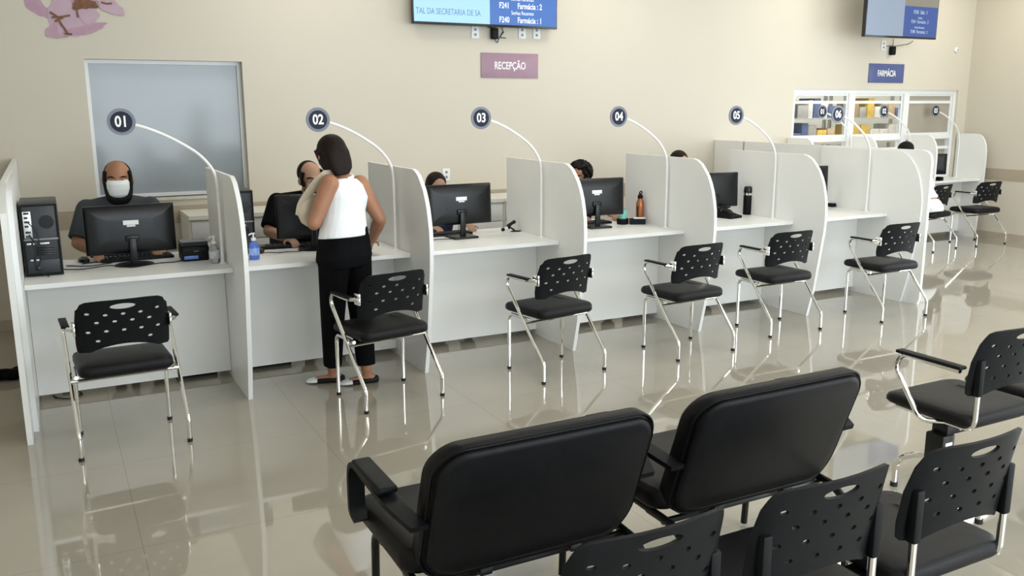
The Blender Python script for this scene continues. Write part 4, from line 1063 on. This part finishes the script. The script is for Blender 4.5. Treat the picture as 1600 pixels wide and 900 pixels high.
# cream shoulder bag
t = thing('shoulder_bag', 'cream cloth bag hanging under the standing woman\'s left arm', 'bag')
bm_ = MB().loft([(V((1.655, .30, 1.02)), V((.035, .03, 0)), V((-.02, .035, 0))), (V((1.635, .30, 1.05)), V((.060, .04, 0)), V((-.02, .045, 0))), (V((1.620, .30, 1.11)), V((.070, .045, 0)), V((-.02, .05, 0))),
                 (V((1.635, .29, 1.18)), V((.060, .04, 0)), V((-.02, .035, 0))), (V((1.655, .28, 1.23)), V((.035, .03, 0)), V((-.01, .02, 0)))], 18)
remesh('bag_body', bm_, cream_cloth, t, .008, 4)
obj('strap', MB().tube(spline([(1.562, .28, 1.10), (1.575, .26, 1.17), (1.615, .235, 1.24), (1.665, .205, 1.31), (1.725, .185, 1.362), (1.775, .19, 1.372), (1.80, .25, 1.33), (1.73, .31, 1.23)], 6), .024, 10, flat=(.5, 1.15)), cream_cloth, t)

# --- seated clerks
def seated(x, y, top, lean=0, hx=0, hz=0, elbow=(.30, -.05)):
    """facing -Y; top = z of the crown"""
    hd = top-.118
    d = dict(f=(0, -1, 0), pelvis=(x, y+.06, .56), waist=(x, y+.07, .72), chest=(x, y+.04, .90), neck=(x+hx*.4, y, hd-.165), head=(x+hx, y-.03, hd),
             shL=(x+.195, y+.01, hd-.235), shR=(x-.195, y+.01, hd-.235), elL=(x+.275, y-.07, .86), elR=(x-.275, y-.07, .86), wrL=(x+.15, y-.30, .83), wrR=(x-.15, y-.30, .83),
             handL=(-.12, -1, -.1), handR=(.12, -1, -.1), hpL=(x+.09, y+.03, .535), hpR=(x-.09, y+.03, .535), knL=(x+.12, y-.38, .53), knR=(x-.12, y-.38, .53),
             anL=(x+.12, y-.34, .095), anR=(x-.12, y-.34, .095))
    return d
def office_chair(label, x, y):
    t = thing('office_chair', label, 'chair', (x, y+.02, 0), 0, 'office chairs behind the counter')
    c = cushion(.48, .46, .40, .455)
    obj('seat', c, grey_cloth, t, ang=60)
    obj('backrest', MB().rbox(-.21, .21, .235, .285, .56, .94, .02, 3), grey_cloth, t)
    obj('back_arm', MB().rbox(-.03, .03, .20, .30, .38, .60, .01), blk_plastic, t)
    obj('gas_post', MB().lathe([(0, .08), (.028, .08), (.028, .3), (.018, .3), (.018, .40), (0, .40)], n=16), blk_metal, t)
    for k in range(5):
        a = 2*PI*k/5+.3; c_, s_ = math.cos(a), math.sin(a)
        lg = obj('base_leg', MB().tube([(0, 0, .10), (c_*.27, s_*.27, .07)], [.022, .015], 8), blk_plastic, t)
        obj('caster', MB().lathe([(0, -.02), (.025, -.02), (.025, .02), (0, .02)], (c_*.27, s_*.27, .027), 14, 'x'), tile_dark, lg)
# masked man
pz = seated(.615, 1.42, 1.41); pz['hs'] = 1.10; pz['head'] = (.612, 1.39, 1.283); pz['neck'] = (.612, 1.41, 1.165)
pz['shL'] = (.805, 1.42, 1.085); pz['shR'] = (.405, 1.42, 1.085); pz['chest'] = (.612, 1.44, .95); pz['elR'] = (.325, 1.31, .875); pz['wrR'] = (.42, 1.10, .84); pz['elL'] = (.90, 1.33, .875)
pz['wrL'] = (.80, 1.12, .84); pz['hf'] = (-.10, -1, -.05)
t, J, P, R, hs, bo = person('bearded man in white face mask and charcoal shirt seated at booth 01', pz, skin1, hair_b, grey_cloth, denim, sleeve=.55, w=1.08, shoes=blk_leather)
eyes_and_lips(t, P, R, hs, False)
mk = MB().loft([(P(0, .052, -.104), R @ V((.040, 0, 0)), R @ V((0, .038, .0))), (P(0, .050, -.088), R @ V((.060, 0, 0)), R @ V((0, .060, 0))), (P(0, .046, -.050), R @ V((.072, 0, 0)), R @ V((0, .078, 0))),
                (P(0, .046, -.018), R @ V((.073, 0, 0)), R @ V((0, .084, 0))), (P(0, .050, .004), R @ V((.066, 0, 0)), R @ V((0, .070, 0)))], 20)
remesh('face_mask', mk, mask_m, t, .006, 3)
hb = MB()   # receding hair at the sides and back, full beard
hb.ell(P(0, -.044, .028), .082*hs, .080*hs, .083*hs, R)
for k in (-1, 1): hb.loft([(P(k*.068, .010, .055), R @ V((.014*hs, 0, 0)), R @ V((0, .038*hs, 0))), (P(k*.076, .018, .015), R @ V((.010*hs, 0, 0)), R @ V((0, .030*hs, 0))), (P(k*.073, .022, -.035), R @ V((.012*hs, 0, 0)), R @ V((0, .030*hs, 0))), (P(k*.062, .022, -.085), R @ V((.018*hs, 0, 0)), R @ V((0, .034*hs, 0)))], 12)
remesh('hair', hb, hair_b, t, .006, 3)
bd = MB().loft([(P(0, .016, -.035), R @ V((.078*hs, 0, 0)), R @ V((0, .040*hs, 0))), (P(0, .022, -.075), R @ V((.082*hs, 0, 0)), R @ V((0, .058*hs, 0))), (P(0, .030, -.115), R @ V((.074*hs, 0, 0)), R @ V((0, .062*hs, 0))), (P(0, .036, -.145), R @ V((.050*hs, 0, 0)), R @ V((0, .044*hs, 0))), (P(0, .036, -.155), R @ V((.020*hs, 0, 0)), R @ V((0, .02*hs, 0)))], 18)
remesh('beard', bd, hair_b, t, .006, 3)
for k in (-1, 1): obj('mask_loop', MB().tube([P(k*.064, .052, -.015), P(k*.079, .02, -.008), P(k*.083, -.01, -.012), P(k*.078, .02, -.07), P(k*.062, .05, -.075)], .0018, 6), mask_m, t)
for s in (-1, 1): shoe(t, (.615+s*.12, 1.42-.34, 0), (0, -1, 0), blk_leather)
office_chair('dark office chair under the masked man at booth 01', .615, 1.50)
# clerk 2: bearded, black shirt
pz = seated(1.90, 1.42, 1.365); pz['hs'] = 1.08; pz['head'] = (1.930, 1.35, 1.238); pz['hf'] = (.10, -1, -.12); pz['hu'] = (-.12, 0, 1); pz['neck'] = (1.91, 1.40, 1.13)
pz['chest'] = (1.89, 1.44, .95); pz['shL'] = (2.08, 1.42, 1.06); pz['shR'] = (1.685, 1.42, 1.070); pz['elR'] = (1.585, 1.31, .87); pz['wrR'] = (1.68, 1.08, .835); pz['wrL'] = (2.05, 1.12, .835); pz['elL'] = (2.17, 1.33, .86)
t, J, P, R, hs, bo = person('bearded clerk in black shirt at booth 02, half hidden behind the standing woman', pz, skin2, hair_b, black_cloth, denim, sleeve=.55, w=1.05)
eyes_and_lips(t, P, R, hs)
hb = MB().ell(P(0, -.040, .034), .080*hs, .080*hs, .086*hs, R)
for k in (-1, 1): hb.loft([(P(k*.064, .02, .06), R @ V((.014*hs, 0, 0)), R @ V((0, .038*hs, 0))), (P(k*.074, .018, .01), R @ V((.009*hs, 0, 0)), R @ V((0, .026*hs, 0))), (P(k*.070, .022, -.04), R @ V((.012*hs, 0, 0)), R @ V((0, .028*hs, 0)))], 12)
remesh('hair', hb, hair_b, t, .006, 3)
bd = MB().loft([(P(0, .026, -.066), R @ V((.070*hs, 0, 0)), R @ V((0, .050*hs, 0))), (P(0, .034, -.095), R @ V((.060*hs, 0, 0)), R @ V((0, .052*hs, 0))), (P(0, .048, -.128), R @ V((.036*hs, 0, 0)), R @ V((0, .034*hs, 0)))], 18)
bd.loft([(P(-.035, .086, -.052), R @ V((0, .006, 0)), R @ V((0, 0, .005))), (P(0, .096, -.042), R @ V((0, .008, 0)), R @ V((0, 0, .007))), (P(.035, .086, -.052), R @ V((0, .006, 0)), R @ V((0, 0, .005)))], 8)
remesh('beard', bd, hair_b, t, .006, 2)
for s in (-1, 1): shoe(t, (1.90+s*.12, 1.42-.34, 0), (0, -1, 0), blk_leather)
office_chair('dark office chair under the clerk at booth 02', 1.90, 1.50)
# clerk 3
def simple_clerk(x, y, top, label, sk, hm, cloth, curly=False, hx=0, chair=''):
    pz = seated(x, y, top, hx=hx)
    pz['hf'] = (0, -1, -.35) if not curly else (-.9, -.45, -.25)
    t, J, P, R, hs, bo = person(label, pz, sk, hm, cloth, denim, sleeve=.5, w=.98, vox=.009)
    eyes_and_lips(t, P, R, hs)
    hb = MB().ell(P(0, -.028, .038), .084, .094, .088, R)
    hb.loft([(P(0, -.05, .05), R @ V((.08, 0, 0)), R @ V((0, .055, 0))), (P(0, -.065, -.03), R @ V((.08, 0, 0)), R @ V((0, .045, 0))), (P(0, -.07, -.12), R @ V((.06, 0, 0)), R @ V((0, .028, 0)))], 16)
    if curly:
        rnd = random.Random(3)
        for k in range(150):
            a, b = rnd.uniform(0, 2*PI), rnd.uniform(-.7, 1)
            r = math.sqrt(1-b*b) if b > -1 else 0
            d = V((r*math.cos(a), r*math.sin(a), b))
            if d.y > .55 and d.z < .5: continue
            hb.ell(P(d.x*.098, d.y*.105-.02, d.z*.098+.025), .019, .019, .019, nu=8, nv=6)
    remesh('hair', hb, hm, t, .006, 3 if not curly else 1)
    for s in (-1, 1): shoe(t, (x+s*.12, y-.34, 0), (0, -1, 0), blk_leather)
    office_chair(chair, x, y+.08)
simple_clerk(3.00, 1.52, 1.225, 'dark haired clerk bent behind the monitor of booth 03, only the forehead and hair showing', skin2, hair_m, navy_cloth, chair='dark office chair under the clerk at booth 03')
simple_clerk(4.37, 1.52, 1.275, 'curly dark haired clerk seated behind the divider and monitor of booth 04', skin1, hair_b, navy_cloth, curly=True, chair='dark office chair under the clerk at booth 04')
simple_clerk(5.50, 1.55, 1.335, 'clerk of booth 05 with only the dark crown of hair showing over the divider', skin2, hair_m, navy_cloth, chair='dark office chair under the clerk at booth 05')

# --- person at the pharmacy counter
f = V((-.12, 1, 0)).normalized()
pz = dict(f=f, pelvis=(9.74, 2.00, .54), waist=(9.66, 2.02, .72), chest=(9.57, 2.06, .90), neck=(9.46, 2.10, 1.07), head=(9.405, 2.16, 1.20), hf=(-.2, 1, -.3),
          shL=(9.33, 2.06, .99), shR=(9.66, 2.10, .985), elL=(9.30, 2.22, .83), elR=(9.74, 2.22, .84), wrL=(9.36, 2.43, .835), wrR=(9.62, 2.43, .835), handL=(.1, 1, -.1), handR=(-.1, 1, -.1),
          hpL=(9.65, 2.03, .53), hpR=(9.83, 2.04, .53), knL=(9.62, 2.36, .52), knR=(9.86, 2.36, .52), anL=(9.62, 2.42, .095), anR=(9.86, 2.42, .095))
t, J, P, R, hs, bo = person('person in a white shirt seated at the pharmacy counter behind the long partition', pz, skin1, hair_b, white_cloth, white_cloth, sleeve=1, w=.95, vox=.010, long_sleeve=True)
eyes_and_lips(t, P, R, hs)
remesh('hair', MB().ell(P(0, -.026, .036), .084, .098, .088, R).ell(P(0, -.05, -.02), .078, .06, .07, R), hair_b, t, .008, 3)
for s in (-1, 1): shoe(t, (9.74+s*.12, 2.42, 0), (0, 1, 0), blk_leather)
